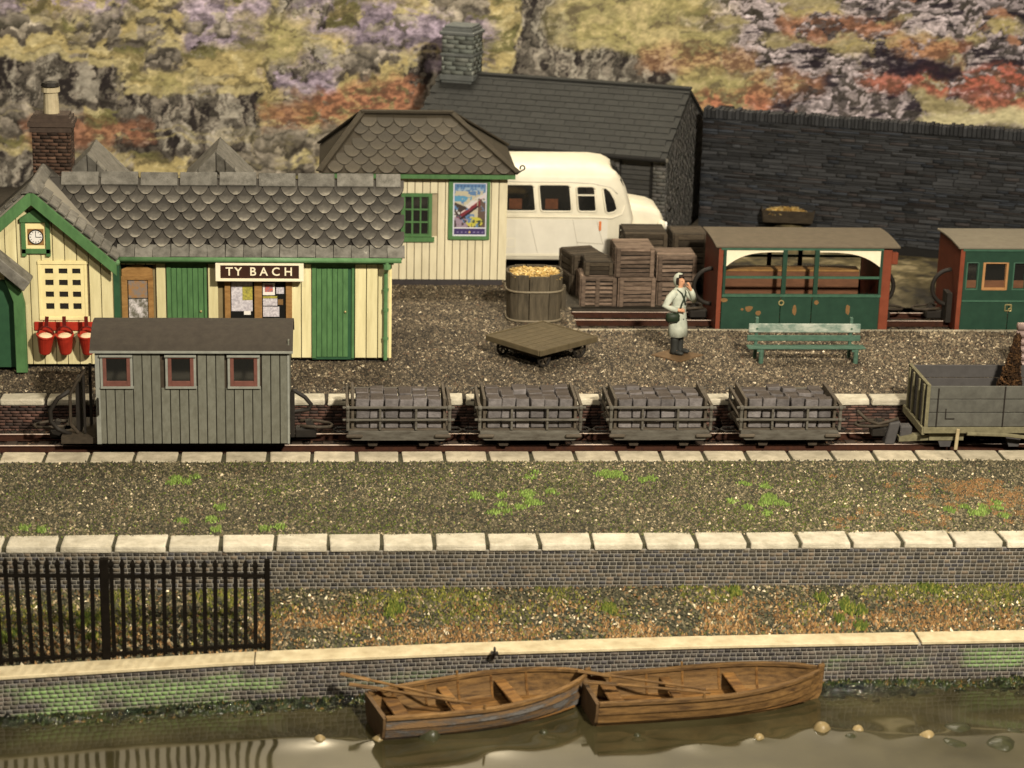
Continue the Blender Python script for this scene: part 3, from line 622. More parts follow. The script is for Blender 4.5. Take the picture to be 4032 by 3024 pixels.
def water():
    xs = np.linspace(-12, 11, 560); ys = np.concatenate([np.linspace(-24, -15.2, 10), np.linspace(-15.15, -11.4, 130)])
    X, Y = np.meshgrid(xs, ys); Z = np.full(X.shape, ZW)
    for sx, sy, r, *_ in STONES+[(5.0, -14.45, .3), (7.6, -14.4, .3), (-4.6, -14.0, .2), (1.9, -14.35, .15), (-1.3, -14.35, .2)]: Z += .030*np.exp(-(((X-sx)/(r*2.3))**2+((Y-sy)/(r*1.7))**2))
    near = np.exp(-np.abs(Y-(cop_y(X)-.42))/.35)
    Z += .05*near*(vnoise(X*2.2, Y*2.2, 61, 4)-.4)+.004*(vnoise(X*.7, Y*1.1, 62, 2)-.5)
    ny, nx = X.shape; i = (np.arange(ny-1)[:, None]*nx+np.arange(nx-1)[None]).ravel()
    m, nt, N, L, P = new_mat('murky_water')
    tc = N.new('ShaderNodeTexCoord'); nz = N.new('ShaderNodeTexNoise'); nz.inputs['Scale'].default_value = .9; nz.inputs['Detail'].default_value = 5
    rp = N.new('ShaderNodeValToRGB'); rp.color_ramp.elements[0].color = (.022, .019, .008, 1); rp.color_ramp.elements[1].color = (.050, .043, .020, 1)
    rp.color_ramp.elements[0].position = .35; rp.color_ramp.elements[1].position = .7
    L.new(tc.outputs['Object'], nz.inputs[0]); L.new(nz.outputs[0], rp.inputs[0]); L.new(rp.outputs[0], P.inputs['Base Color'])
    P.inputs['Roughness'].default_value = .075; P.inputs['IOR'].default_value = 1.75
    n2 = N.new('ShaderNodeTexNoise'); n2.inputs['Scale'].default_value = 1.6; n2.inputs['Detail'].default_value = 1.5
    bp = N.new('ShaderNodeBump'); bp.inputs['Strength'].default_value = .10; bp.inputs['Distance'].default_value = .05
    L.new(tc.outputs['Object'], n2.inputs[0]); L.new(n2.outputs[0], bp.inputs['Height']); L.new(bp.outputs[0], P.inputs['Normal'])
    o = np_mesh('water', np.stack([X.ravel(), Y.ravel(), Z.ravel()], 1), np.stack([i, i+1, i+nx+1, i+nx], 1), m, smooth=True); o['kind'] = 'structure'
water()
struct('pond_bottom', MB().box(-14, 13, -25, -11, -3.6, -3.3), M['soil_green'])
for sx, sy, r, k, lab in STONES:
    b = MB(); ph = R.random()*6
    b.ell((0, 0, 0), (r*.95, r*.8, r*(.9 if k != 'd' else .55)), 12, 8)
    b.v = [(p[0]*(1+.16*math.sin(p[1]*19/r*.2+ph)), p[1]*(1+.14*math.cos(p[0]*17/r*.2+ph)), p[2]*(1+.18*math.sin(p[0]*14/r*.2+ph*2))) for p in b.v]
    o = b.build('pebble', M['stone_y'] if k == 'y' else M['stone_g'], smooth=True, local=True); o.location = (sx, sy, ZW-r*.12 if k != 'd' else ZW-r*.12); o.rotation_euler = (0, 0, ph)
    tag(o, lab, 'stone', 'stones standing in the water')
# glossy weed and gel along the foot of the quay wall
weedm = amat('wet_weed', .22, .8)
x = NP.uniform(-11, 10.5, 9000); d = np.abs(NP.normal(0, .16, 9000)); k = NP.random(9000) < np.clip((vnoise(x*.9, d*2, 71, 3)-.3)*3, .1, 1)*np.where((x > -3.2) & (x < 4.2), .45, 1); x = x[k]; d = d[k]
y = cop_y(x)-.43-d; rr = NP.uniform(.02, .055, len(x))
o = pebbles('water_weed', np.stack([x, y, np.full(len(x), ZW+.005)], 1), rr, NP.uniform(.02, .12, len(x))*np.exp(-d*3), palette(len(x), [(26, 36, 18), (40, 50, 22), (60, 62, 28), (20, 22, 14), (84, 66, 34)], [4, 4, 2, 3, 1]), weedm)
tag(o, 'dark wet weed along the foot of the quay wall', 'weed', kind='stuff')
gel = glass('clear_gel_ripple', (.9, .92, .85), .03); gel.node_tree.nodes['Principled BSDF'].inputs['Transmission Weight'].default_value = 1; gel.node_tree.nodes['Principled BSDF'].inputs['IOR'].default_value = 1.5
sp = []
for (cx, w, n) in ((-9.0, .5, 40), (-7.2, .5, 26), (-6.3, .5, 26), (-5.0, .4, 26), (-4.0, .4, 24), (-3.7, .2, 14), (4.9, .6, 70), (5.6, .4, 30), (7.6, .4, 24), (4.35, .12, 16)):
    for _ in range(n):
        x = R.gauss(cx, w*.5); y = float(cop_y(x))-.46-abs(R.gauss(.12 if cx < 4 else .35, .15)); sp.append((x, y, R.choice([.02, .025, .03, .035, .045])*R.uniform(.8, 1.2)))
for cx, n in ((-9.1, 4), (-8.0, 2), (-7.2, 4), (-6.3, 3), (-5.2, 2), (-4.35, 4), (-3.6, 2), (4.35, 2), (5.0, 3), (5.7, 3), (7.3, 2), (8.1, 2)):
    for _ in range(n):
        x = R.gauss(cx, .24); sp.append((x, float(cop_y(x))-.46-abs(R.gauss(.10 if cx < 4 else .35, .10)), R.uniform(.055, .085)))
V = []; b = MB()
for x, y, r in sp: b.ell((x, y, ZW+(r*R.uniform(.1, .5) if r > .052 else R.uniform(.01, .06))), (r*1.3, r, r*(.8 if r > .052 else 1.0)), 14, 10)
o = b.build('gel_ripples', gel, smooth=True); tag(o, 'glossy clear ripples sparkling at the edge of the water', 'ripples', kind='stuff')

# ------------------------------------------------------------------ railway tracks
def track(yc, z, x0, x1, gauge, lab):
    t = thing('railway_track', lab, 'track', ((x0+x1)/2, yc, z))
    for s in (-1, 1):
        y = yc+s*gauge/2
        o = MB().box(x0, x1, y-.028, y+.028, z-.02, z).box(x0, x1, y-.012, y+.012, z-.10, z-.02).box(x0, x1, y-.05, y+.05, z-.125, z-.10).build('rail', M['rail_side'], t)
        MB().box(x0, x1, y-.024, y+.024, z, z+.004).build('rail_head', M['rail_top'], o)
    me = MB().box(-.1, .1, yc-.62, yc+.62, z-.2, z-.125).mesh('sleeper', off=(0, yc, z)); me.materials.append(M['sleeper'])
    x = x0+.3
    while x < x1: link('sleeper', me, None, t, loc=(x-(x0+x1)/2, 0, 0)); x += .62
track(-4.47, -.50, -13, 13, .7, 'narrow gauge track with bright rail heads under the slate train')
track(3.1, -.02, 1.55, 16, .7, 'rusty narrow gauge siding under the green coaches')

# ------------------------------------------------------------------ roof tiles
def tile_mesh(name, w, L, th, m, seg=8, square=False, edge=False):
    if square: pl = [(-w/2, 0), (w/2, 0), (w/2, L), (-w/2, L)]
    else:
        r = w/2; yy = [.27, .19, .12, .055, .012]; hw_ = [r, r*.93, r*.78, r*.52, r*.2]; pl = [(-h, y) for h, y in zip(hw_, yy)]+[(h, y) for h, y in zip(hw_[::-1], yy[::-1])]+[(r, L), (-r, L)]
    b = MB().prism(pl, 'z', 0, th); me = b.mesh(name); me.materials.append(m)
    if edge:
        me.materials.append(M['underlay'])  # side faces darkened to outline the tiles
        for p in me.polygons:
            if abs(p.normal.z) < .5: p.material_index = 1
    return me
def tile_slope(parent, me, name, x0, x1, eave, ridge, pitch_x, pitch_s, s0, s1, keep=None, tilt=5, jig=.012):
    """rows of tiles on a slope rising in +Y; eave/ridge = (y, z)"""
    e = Vector((0, eave[0], eave[1])); d = Vector((0, ridge[0]-eave[0], ridge[1]-eave[1])); L = d.length; d.normalize()
    ang = math.atan2(d.z, d.y); nrm = Vector((0, -d.z, d.y)); s = s0; row = 0; off = wloc(parent)
    while s < s1:
        x = x0+(row % 2)*pitch_x/2
        while x < x1:
            if keep is None or keep(x, s, row):
                p = Vector((x, 0, 0))+e+d*(s+R.uniform(-jig, jig))+nrm*.022
                o = link(name, me, None, parent, loc=p-off)
                o.rotation_euler = (ang-math.radians(tilt+R.uniform(-1, 1)), R.uniform(-.02, .02), R.uniform(-.03, .03))
            x += pitch_x
        s += pitch_s; row += 1

# ------------------------------------------------------------------ station
st = thing('station_building', 'long cream and green wooden station with scalloped grey slate roof and front gable at left', 'building', (-6.5, 0, 0))
YF = -.75
M['cream_core'] = mat('cream_gap_grime', (.22, .17, .085), None, 5, .8)
wall = MB().box(-8.45, -2.74, YF+.04, 1.9, .06, 2.33).prism([(.0, 2.33), (1.9, 2.33), (.55, 3.6), (-.6, 2.5)], 'x', -8.45, -2.74).build('wall', M['cream_core'], st)
MB().box(-8.6, -2.80, YF+.10, 1.8, -.02, .10).build('plinth', M['black'], st)  # black fill painted in for the shaded gap under the raised wall
def planks(x0, x1, z0, z1, y, pitch, m, parent, name='plank', th=.03, ztop=None, holes=()):
    n = max(1, round((x1-x0)/pitch)); w = (x1-x0)/n
    for i in range(n):
        a = x0+i*w+.008; b = x0+(i+1)*w-.008; dy = R.uniform(-.004, .004)
        spans = [(z0, z1 if ztop is None else None)]
        for hx0, hx1, hz0, hz1 in holes:
            if b > hx0+.02 and a < hx1-.02:
                new = []
                for p, q in spans:
                    new += [(p, hz0), (hz1, q)]
                spans = new
        for p, q in spans:
            bb = MB()
            if q is None:
                bb.prism([(a, p), (b, p), (b, ztop(b)), ((a+b)/2, ztop((a+b)/2)), (a, ztop(a))], 'y', y-th+dy, y+.03)
            else:
                if q-p < .03: continue
                bb.box(a, b, y-th+dy, y+.03, p, q)
            bb.build(name, m, parent, bevel=.006)
planks(-8.45, -7.42, .10, 2.3, YF, .225, M['cream'], wall, holes=[(-8.33, -7.69, 0, 2.12)])
planks(-6.55, -4.38, .10, 2.3, YF, .215, M['cream'], wall, holes=[(-6.2, -4.79, .85, 1.9)])
planks(-3.47, -2.74, .10, 2.3, YF, .243, M['cream'], wall)
MB().box(-2.745, -2.69, YF-.035, YF+.12, .1, 2.3).build('corner_board', M['cream_trim'], st)
# doors
for x0, x1, gap in ((-7.40, -6.57, .0), (-4.37, -3.48, .06)):
    d = MB().box(x0, x1, YF-.012, YF+.02, .06, 2.2).build('door', M['green_dark'], st)
    b = MB()
    for q0, q1 in ((x0, x0+.085), (x1-.055, x1)): b.box(q0, q1, YF-.05, YF-.012, .10, 2.22)
    b.box(x0+.085, x1-.055, YF-.05, YF-.012, 2.08, 2.22); b.build('door_frame', M['green'], d)
    n = 6; w = (x1-x0-.16-gap)/n
    for i in range(n):
        MB().box(x0+.09+i*w+.005, x0+.09+(i+1)*w-.005, YF-.034, YF-.012, .12, 2.05).build('door_plank', M['green'], d, bevel=.005)
    MB().ell((x1-.13-gap, YF-.055, 1.12), (.028, .02, .028), 8, 6).build('handle', M['brass'], d, smooth=True)
# window pair with notices
w = MB().box(-6.2, -4.79, YF-.005, YF+.02, .85, 1.9).build('window', M['dark'], st)
b = MB()
for x0, x1 in ((-6.2, -6.08), (-5.58, -5.42), (-4.92, -4.79)): b.box(x0, x1, YF-.07, YF-.005, .85, 1.80)
b.box(-6.24, -4.75, YF-.075, YF-.005, 1.80, 1.9); b.box(-6.24, -4.75, YF-.08, YF-.005, .78, .9); b.build('frame', M['oak'], w, bevel=.008)
for x0, x1 in ((-6.08, -5.58), (-5.42, -4.92)): MB().box(x0, x1, YF-.012, YF-.006, .9, 1.8).build('pane', M['glass'], w)
for x0, x1, z0, z1, m in ((-6.06, -5.62, 1.12, 1.75, 'paper'), (-5.83, -5.62, 1.36, 1.66, 'paper_yellow'), (-5.80, -5.66, 1.04, 1.12, 'paper_white'), (-5.40, -5.15, 1.47, 1.73, 'paper_white'), (-5.36, -5.19, 1.54, 1.7, 'paper_red'),
                        (-5.40, -5.1, 1.40, 1.45, 'paper_yellow'), (-5.40, -5.1, 1.24, 1.395, 'paper'), (-5.40, -5.06, 1.0, 1.22, 'paper'), (-5.12, -4.96, 1.5, 1.64, 'paper'), (-5.09, -4.98, 1.26, 1.38, 'ochre')):
    MB().box(x0, x1, YF-.018 if m not in ('paper_yellow', 'paper_red') else YF-.021, YF-.0125, z0, z1).build('notice', M[m], w)
# narrow arched window
w = MB().box(-8.33, -7.69, YF-.005, YF+.02, .6, 2.12).build('arched_window', M['dark'], st)
arc = [(-8.33+.64*i/10, 2.02+.10*math.sin(PI*i/10)) for i in range(11)]
MB().prism([(-8.33, 1.84)]+arc+[(-7.69, 1.84)], 'y', YF-.045, YF-.006).build('arched_head', M['oak'], w)
b = MB().box(-8.34, -8.22, YF-.06, YF-.006, .6, 1.84).box(-7.79, -7.68, YF-.06, YF-.006, .6, 1.84).box(-8.34, -7.68, YF-.064, YF-.006, 1.80, 1.88); b.build('frame', M['oak'], w)
MB().box(-8.22, -7.79, YF-.014, YF-.007, .6, 1.8).build('pane', M['glass'], w)
MB().box(-8.2, -7.8, YF-.02, YF-.0145, 1.4, 1.78).build('notice', mat('faded_picture_top', (.3, .16, .06), (.2, .17, .15), 9, .5, contrast=.1), w)
MB().box(-8.2, -7.8, YF-.02, YF-.0145, .7, 1.38).build('notice', mat('faded_picture_low', (.62, .57, .56), (.13, .12, .09), 8, .5, contrast=.1), w)

# main roof
E0, R0 = (-.99, 2.36), (.23, 3.78)
roof = MB().prism([(-1.0, 2.33), (.23, 3.76), (1.95, 2.33), (1.9, 2.28), (.23, 3.66), (-.95, 2.30)], 'x', -9.9, -2.50).build('roof', M['underlay'], st)
wing_z = lambda x: 3.90-.90*abs(x+10.03)
ang = math.atan2(R0[1]-E0[1], R0[0]-E0[0])
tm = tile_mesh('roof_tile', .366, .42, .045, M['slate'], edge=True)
LS = math.hypot(R0[0]-E0[0], R0[1]-E0[1])
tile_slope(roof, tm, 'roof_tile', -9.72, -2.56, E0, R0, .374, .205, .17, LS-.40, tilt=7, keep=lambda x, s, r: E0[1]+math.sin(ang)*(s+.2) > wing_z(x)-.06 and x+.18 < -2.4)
tm2 = tile_mesh('eave_tile', .362, .30, .026, M['slate_light'], square=True)
tile_slope(roof, tm2, 'eave_tile', -8.22, -2.56, E0, R0, .374, .3, -.04, .1, tilt=3)
b = [MB().hexa([(0, -.21, -.20), (.80, -.21, -.20), (.80, -.18, -.235), (0, -.18, -.235), (0, -.0, .035), (.80, -.0, .035), (.80, .0, -.0), (0, .0, -.0)]) for _ in (0,)][0]
b.hexa([(0, .0, .036), (.8, .0, .036), (.8, .0, .0), (0, .0, .0), (0, .19, -.165), (.8, .19, -.165), (.8, .165, -.195), (0, .165, -.195)])
rm = b.mesh('ridge_tile', bevel=.006); rm.materials.append(M['slate_light'])
off = wloc(roof); x = -9.62
while x < -2.6:
    s = min(1, (-2.48-x)/.8)
    o = link('ridge_tile', rm, None, roof, loc=Vector((x, .23, 3.855+R.uniform(-.01, .01)))-off); o.scale = (s*.965, 1, 1); x += .825
MB().box(-2.53, -2.48, -1.0, .2, 2.3, 2.33).build('verge_board', M['slate_light'], roof)
# gutter and downpipe
MB().tube([(-8.42, -1.06, 2.30), (-2.5, -1.06, 2.30)], .055, 10).build('gutter', M['gutter'], st, smooth=True)
MB().box(-8.42, -2.66, -1.0, YF-.0, 2.2, 2.29).build('fascia', M['green'], st)
b = MB().tube([(-2.80, -1.06, 2.27), (-2.80, -1.05, 2.16), (-2.82, -.86, 1.98), (-2.82, -.86, .08)], .045, 8)
for z in (1.62, 1.18, .55): b.cyl((-2.82, -.86, z-.03), (-2.82, -.86, z+.03), .062, 8)
b.cyl((-2.80, -1.06, 2.12), (-2.80, -1.06, 2.22), .085, 8); b.build('downpipe', M['gutter'], st, smooth=False)

# front gable wing
YW, GX, GS = -1.25, -10.03, .90
gz = lambda x: 3.70-GS*abs(x-GX)
wg = MB().prism([(-11.7, .08), (-8.47, .08), (-8.47, gz(-8.47)), (GX, 3.70), (-11.7, gz(-11.7))], 'y', YW+.03, .3).build('gable_wall', M['cream_core'], st)
MB().box(-11.6, -8.55, YW+.09, 0, -.02, .08).build('gable_gap_shade', M['black'], st)  # black fill painted in for the shaded gap below the gable wall
planks(-11.6, -8.47, .10, 0, YW, .232, M['cream'], wg, ztop=gz, holes=[(-9.93, -9.05, 1.13, 2.25)])
w = MB().box(-9.93, -9.05, YW-.012, YW+.02, 1.13, 2.25).build('lattice_window', M['dark'], st)
b = MB().box(-9.99, -8.99, YW-.075, YW-.012, 2.25, 2.32).box(-9.99, -9.93, YW-.06, YW-.012, 1.1, 2.25).box(-9.05, -8.99, YW-.06, YW-.012, 1.1, 2.25).box(-9.99, -8.99, YW-.065, YW-.012, 1.06, 1.13)
b.build('frame', M['cream_trim'], w, bevel=.006)
b = MB(); X0, X1, Z0, Z1 = -9.93, -9.05, 1.13, 2.25
xs_ = [X0, -9.845, -9.675, -9.565, -9.385, -9.29, -9.12, X1]; zs_ = [Z0, 1.29, 1.42, 1.55, 1.67, 1.80, 1.92, 2.05, 2.16, Z1]
for i in range(0, 8, 2): b.box(xs_[i], xs_[i+1], YW-.05, YW-.016, Z0, Z1)
for j in range(0, 10, 2):
    for i in (1, 3, 5): b.box(xs_[i], xs_[i+1], YW-.047, YW-.016, zs_[j], zs_[j+1])
b.build('lattice', M['cream_trim'], w)
ZR = 3.90; HWD = 1.68
b = MB()
for sg in (1, -1):
    b.prism([(GX, ZR), (GX+sg*HWD, ZR-GS*HWD), (GX+sg*(HWD-.04), ZR-GS*HWD-.05), (GX, ZR-.12)], 'y', YW-.28, .9)
wr = b.build('gable_roof', M['slate'], st)
sl = HWD*math.hypot(1, GS); du = Vector((1, 0, -GS)).normalized(); nn = 10
for sg in (1, -1):
    for i in range(nn):
        a = sl*i/nn+.015; c = sl*(i+1)/nn-.012; yb = YW+.42+R.uniform(-.03, .03)
        p = lambda t, y, h: (GX+sg*(du.x*t-du.z*h), y, ZR+du.z*t+du.x*h)
        MB().hexa([p(a, YW-.34, .0), p(c, YW-.34, .015), p(c, yb, .015), p(a, yb, .0), p(a, YW-.34, .035), p(c, YW-.34, .06), p(c, yb, .06), p(a, yb, .035)]).build('verge_tile', M['slate_light'], wr, bevel=.005)
    q = lambda t, y, h: (GX+sg*t, y, ZR-.05-GS*t-h)
    bb = MB().hexa([q(0, YW-.36, .30), q(HWD, YW-.36, .26), q(HWD, YW-.29, .26), q(0, YW-.29, .30), q(0, YW-.36, .0), q(HWD, YW-.36, .0), q(HWD, YW-.29, .0), q(0, YW-.29, .0)])
    bb.build('bargeboard', M['green'], st, bevel=.008)
for y0, y1 in ((YW-.36, YW+.30), (YW+.32, .0), (.02, .5)):
    MB().hexa([(GX-.17, y0, ZR-.12), (GX+.17, y0, ZR-.12), (GX+.17, y1, ZR-.12), (GX-.17, y1, ZR-.12), (GX-.03, y0, ZR+.09), (GX+.03, y0, ZR+.09), (GX+.03, y1, ZR+.09), (GX-.03, y1, ZR+.09)]).build('ridge_cap', M['slate_light'], wr, bevel=.02)
MB().ell((-8.36, YW-.2, 2.33), (.07, .1, .07), 8, 6).build('gutter_end', M['gutter'], st)
# green corner post between wing and main wall
MB().box(-8.47, -8.34, YW+.1, YF-.03, .1, 2.28).build('corner_post', M['green_dark'], st)
# porch at the far left
b = MB().hexa([(-11.5, -1.98, 2.98), (-10.20, -1.98, 1.84), (-10.20, -1.4, 1.84), (-11.5, -1.4, 2.98), (-11.5, -1.98, 3.26), (-10.06, -1.98, 2.02), (-10.06, -1.4, 2.02), (-11.5, -1.4, 3.26)])
pr = b.build('porch_roof', M['slate_light'], st, bevel=.015)
MB().prism([(-10.62, 2.06), (-10.30, 1.86), (-10.22, 1.5), (-10.22, .04), (-10.45, .04), (-10.45, 1.55)], 'y', -1.72, -1.58).build('porch_post', M['green'], st, bevel=.01)
MB().box(-11.6, -10.45, -1.5, -1.45, .1, 2.0).build('porch_door', M['green_dark'], st)
MB().prism([(-11.6, 2.0), (-10.5, 2.0), (-10.45, 2.08), (-11.6, 3.0)], 'y', -1.6, -1.5).build('porch_gable', M['cream'], st)
# two small rear gables behind the ridge
for x, zt in ((-9.22, 4.02), (-6.46, 4.10)):
    rg = MB().prism([(x, zt-.05), (x+.75, zt-.80), (x-.75, zt-.80)], 'y', 1.55, 3.4).build('rear_gable', M['slate_light'], st)
    for sg, n0 in ((1, 4), (-1, 2)):
        for k in range(n0):
            w0 = .78/n0; t0 = k*w0+.008; t1 = (k+1)*w0-.008; f = lambda t, h, y: (x+sg*t, y, zt-t*.98-h)
            MB().hexa([f(t0, .0, 1.40), f(t1, .0, 1.40), f(t1, .42, 1.47), f(t0, .42, 1.47), f(t0, -.0, 1.75), f(t1, -.0, 1.75), f(t1, .35, 1.75), f(t0, .35, 1.75)]).build('verge_tile', M['slate_light'], rg, bevel=.006)
# chimney
ch = MB().box(-10.36, -9.56, 1.35, 2.0, 2.4, 4.62).build('chimney', M['brick_brown'], st)
bc = [[(78, 58, 46), (64, 48, 38), (92, 70, 56), (54, 42, 34)], [3, 3, 1, 2]]
bricks('brick', lambda s, z, d: (-10.36+s, 1.35-d, 3.0+z), .80, 1.50, .2, .076, M['brick'], bc[0], bc[1], ch, .02, .014)
bricks('brick', lambda s, z, d: (-9.56+d, 1.35+s, 3.0+z), .65, 1.50, .2, .076, M['brick'], bc[0], bc[1], ch, .02, .014)
MB().box(-10.44, -9.48, 1.27, 2.08, 4.62, 4.72).box(-10.40, -9.52, 1.31, 2.04, 4.50, 4.62).box(-10.39, -9.53, 1.32, 2.03, 4.72, 4.80).box(-10.34, -9.58, 1.37, 1.98, 4.8, 4.86).build('chimney_cap', mat('chimney_brick', (.075, .052, .038), (.04, .028, .022), 8, .85, .2), ch)
MB().lathe([(.17, 4.86), (.155, 5.3), (.20, 5.32), (.20, 5.42), (.15, 5.42), (.14, 5.2)], 14, (-9.97, 1.68, 0)).build('chimney_pot', M['pot'], ch, smooth=False)
MB().lathe([(.13, 5.43), (.21, 5.45), (.18, 5.52), (.05, 5.55)], 14, (-9.97, 1.68, 0)).build('pot_cowl', M['iron'], ch)

# clock on the gable
c = thing('wall_clock', 'round white clock in a green gabled case on the station gable', 'clock', (-10.0, YW-.04, 2.85))
b = MB().box(-10.29, -10.20, YW-.10, YW-.03, 2.42, 3.22).box(-9.80, -9.71, YW-.10, YW-.03, 2.42, 3.22).box(-10.29, -9.71, YW-.10, YW-.031, 2.48, 2.58)
b.prism([(-10.31, 3.14), (-9.69, 3.14), (-9.69, 3.22), (-10.0, 3.42), (-10.31, 3.22)], 'y', YW-.12, YW-.03); b.build('case', M['green'], c, bevel=.006)
MB().box(-10.20, -9.80, YW-.06, YW-.03, 2.58, 3.14).build('inner_frame', M['cream_trim'], c)
MB().box(-10.165, -9.835, YW-.066, YW-.06, 2.655, 2.995).build('dial_board', M['oak'], c)
MB().cyl((-9.995, YW-.066, 2.83), (-9.995, YW-.085, 2.83), .155, 28).build('rim', M['black'], c)
MB().cyl((-9.995, YW-.085, 2.83), (-9.995, YW-.092, 2.83), .132, 28).build('dial', M['paper_white'], c)
b = MB()
for i in range(12):
    a = i*PI/6; q = lambda r: (-9.995+r*math.sin(a), YW-.094, 2.83+r*math.cos(a)); b.bar(q(.095), q(.122), .012 if i % 3 else .018, .003, (0, 1, 0))
b.build('numerals', M['black'], c)
MB().bar((-9.995, YW-.096, 2.83), (-9.995, YW-.096, 2.935), .009, .004, (0, 1, 0)).bar((-9.995, YW-.098, 2.83), (-9.90, YW-.098, 2.828), .012, .004, (0, 1, 0)).build('hand', M['black'], c)

# fire buckets on their red rack
c = thing('bucket_rack', 'red wooden rack board below the lattice window holding fire buckets', 'rack', (-9.45, YW-.05, 1.0))
MB().box(-10.10, -8.74, YW-.07, YW-.03, .84, 1.02).build('board', M['red'], c, bevel=.006)
def bucket(x, lab, tilt):
    t = thing('fire_bucket', lab, 'bucket', (x, YW-.26, .42), 0, 'red fire buckets on the station wall')
    t.rotation_euler = (math.radians(14), math.radians(tilt), 0)
    MB().lathe([(.115, 0), (.125, .02), (.175, .40), (.19, .41), (.19, .44), (.16, .44), (.15, .38)], 18).build('body', M['red'], t, local=True, smooth=False)
    MB().lathe([(.0, .39), (.155, .38), (.16, .39), (.1, .415), (0, .43)], 16, cap=False).build('sand', M['sand'], t, local=True, smooth=True)
    b = MB().torus((0, .03, .44), .16, .018, 'y', 10, 6, PI, 0); b.bar((0, .05, .58), (0, .10, .80), .075, .03); b.build('handle', M['red_dark'], t, local=True)
bucket(-9.88, 'leftmost red fire bucket hanging on the rack, turned slightly askew', 6)
bucket(-9.45, 'middle red fire bucket of the three on the rack', 0)
bucket(-8.99, 'right red fire bucket, partly hidden by the grey van roof', -1)

# station nameboard
c = thing('station_sign', 'brown station nameboard with cream frame and cream letters TY BACH', 'sign', (-5.45, -.92, 2.08))
MB().box(-6.36, -4.55, -1.04, -.80, 1.855, 2.225).build('board', M['sign_brown'], c)
MB().box(-6.37, -4.54, -1.08, -.95, 1.845, 1.90).box(-6.37, -4.54, -1.08, -.95, 2.185, 2.235).box(-6.37, -6.27, -1.079, -.95, 1.90, 2.185).box(-4.64, -4.54, -1.079, -.95, 1.90, 2.185).build('frame', M['sign_white'], c, bevel=.006)
def text_mesh(s, size, ext, space=1.0, off=0):
    fc = bpy.data.curves.new('letters', 'FONT'); fc.body = s; fc.size = size; fc.extrude = ext; fc.align_x = 'CENTER'; fc.align_y = 'CENTER'; fc.space_character = space; fc.offset = off; fc.resolution_u = 3
    o = bpy.data.objects.new('letters', fc); COL.objects.link(o)
    me = bpy.data.meshes.new_from_object(o.evaluated_get(bpy.context.evaluated_depsgraph_get())); bpy.data.objects.remove(o); return me
for chx, px in (('T', -6.085), ('Y', -5.90), ('B', -5.595), ('A', -5.37), ('C', -5.12), ('H', -4.86)):
    me = text_mesh(chx, .25, .008, 1, .003); o = link('letter', me, M['sign_white'], c, loc=Vector((px, -1.052, 2.043))-wloc(c)); o.rotation_euler = (PI/2, 0, 0)

# ------------------------------------------------------------------ cream hut
h = thing('wooden_hut', 'pale cream boarded hut with hipped brown slate roof beside the white bus', 'building', (-1.9, 7.3, 0))
HX0, HX1, HY0, HY1 = -4.0, .23, 5.9, 8.8
hw = MB().box(HX0, HX1-.03, HY0+.03, HY1, .06, 2.78).build('wall', mat('pale_gap_grime', (.40, .33, .21), None, 5, .8), h)
MB().box(HX0+.05, HX1-.06, HY0-.05, HY1, -.1, .12).build('plinth', M['plinth'], h)
planks(HX0, HX1, .13, 2.76, HY0, .186, M['cream_pale'], hw, holes=[(-2.3, -1.56, 1.2, 2.26)])
MB().box(HX1-.03, HX1+.02, HY0-.02, HY1, .12, 2.76).build('side_wall', M['cream_pale'], h)
ex0, ex1, ey0, ey1, ez = -4.27, .47, 5.55, 9.1, 2.80; rx0, rx1, ry, rz = -3.20, -1.08, 7.3, 3.95
hr = MB().add([(ex0, ey0, ez), (ex1, ey0, ez), (ex1, ey1, ez), (ex0, ey1, ez), (rx0, ry, rz), (rx1, ry, rz)], [(0, 1, 5, 4), (1, 2, 5), (2, 3, 4, 5), (3, 0, 4), (3, 2, 1, 0)]).build('roof', M['slate_brown'], h)
MB().box(ex0+.06, ex1-.06, ey0+.05, ey0+.12, ez-.13, ez-.005).box(ex1-.13, ex1-.06, ey0+.12, ey1-.1, ez-.13, ez-.005).build('fascia', M['green'], h)
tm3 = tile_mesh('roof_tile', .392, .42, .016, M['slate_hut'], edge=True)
LH = math.hypot(ry-ey0, rz-ez)
def keep_hip(x, s, r):
    f = (s+.1)/LH; return ex0+(rx0-ex0)*f+.26 < x < ex1+(rx1-ex1)*f-.26
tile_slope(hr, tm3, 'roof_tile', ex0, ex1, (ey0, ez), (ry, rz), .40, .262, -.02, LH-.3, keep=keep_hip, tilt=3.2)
b = MB()
def cap(a, c, w=.16, t=.05): return MB().bar(a, c, w, t)
cap((rx0-.05, ry-.02, rz+.03), (rx1+.05, ry-.02, rz+.03), .2, .07).build('ridge_cap', M['slate_brown'], hr, bevel=.012)
for e, r_ in (((ex0, ey0), rx0), ((ex1, ey0), rx1), ((ex0, ey1), rx0), ((ex1, ey1), rx1)):
    cap((e[0], e[1], ez+.045), (r_, ry, rz+.045), .17, .05).build('hip_cap', M['slate_brown'], hr, bevel=.012)
MB().torus((ex1+.10, ey0+.02, ez+.16), .055, .018, 'y', 12, 6, 1.7*PI, -PI/2).bar((ex1-.05, ey0+.02, ez), (ex1+.10, ey0+.02, ez+.105), .03, .03).build('scroll_bracket', M['iron'], h)
w = MB().box(-2.3, -1.56, HY0-.01, HY0+.03, 1.2, 2.26).build('window', M['green'], h)
b = MB().box(-2.3, -2.22, HY0-.06, HY0-.01, 1.2, 2.26).box(-1.64, -1.56, HY0-.06, HY0-.01, 1.2, 2.26).box(-2.22, -1.64, HY0-.06, HY0-.01, 2.18, 2.26).box(-2.22, -1.64, HY0-.06, HY0-.01, 1.2, 1.25)
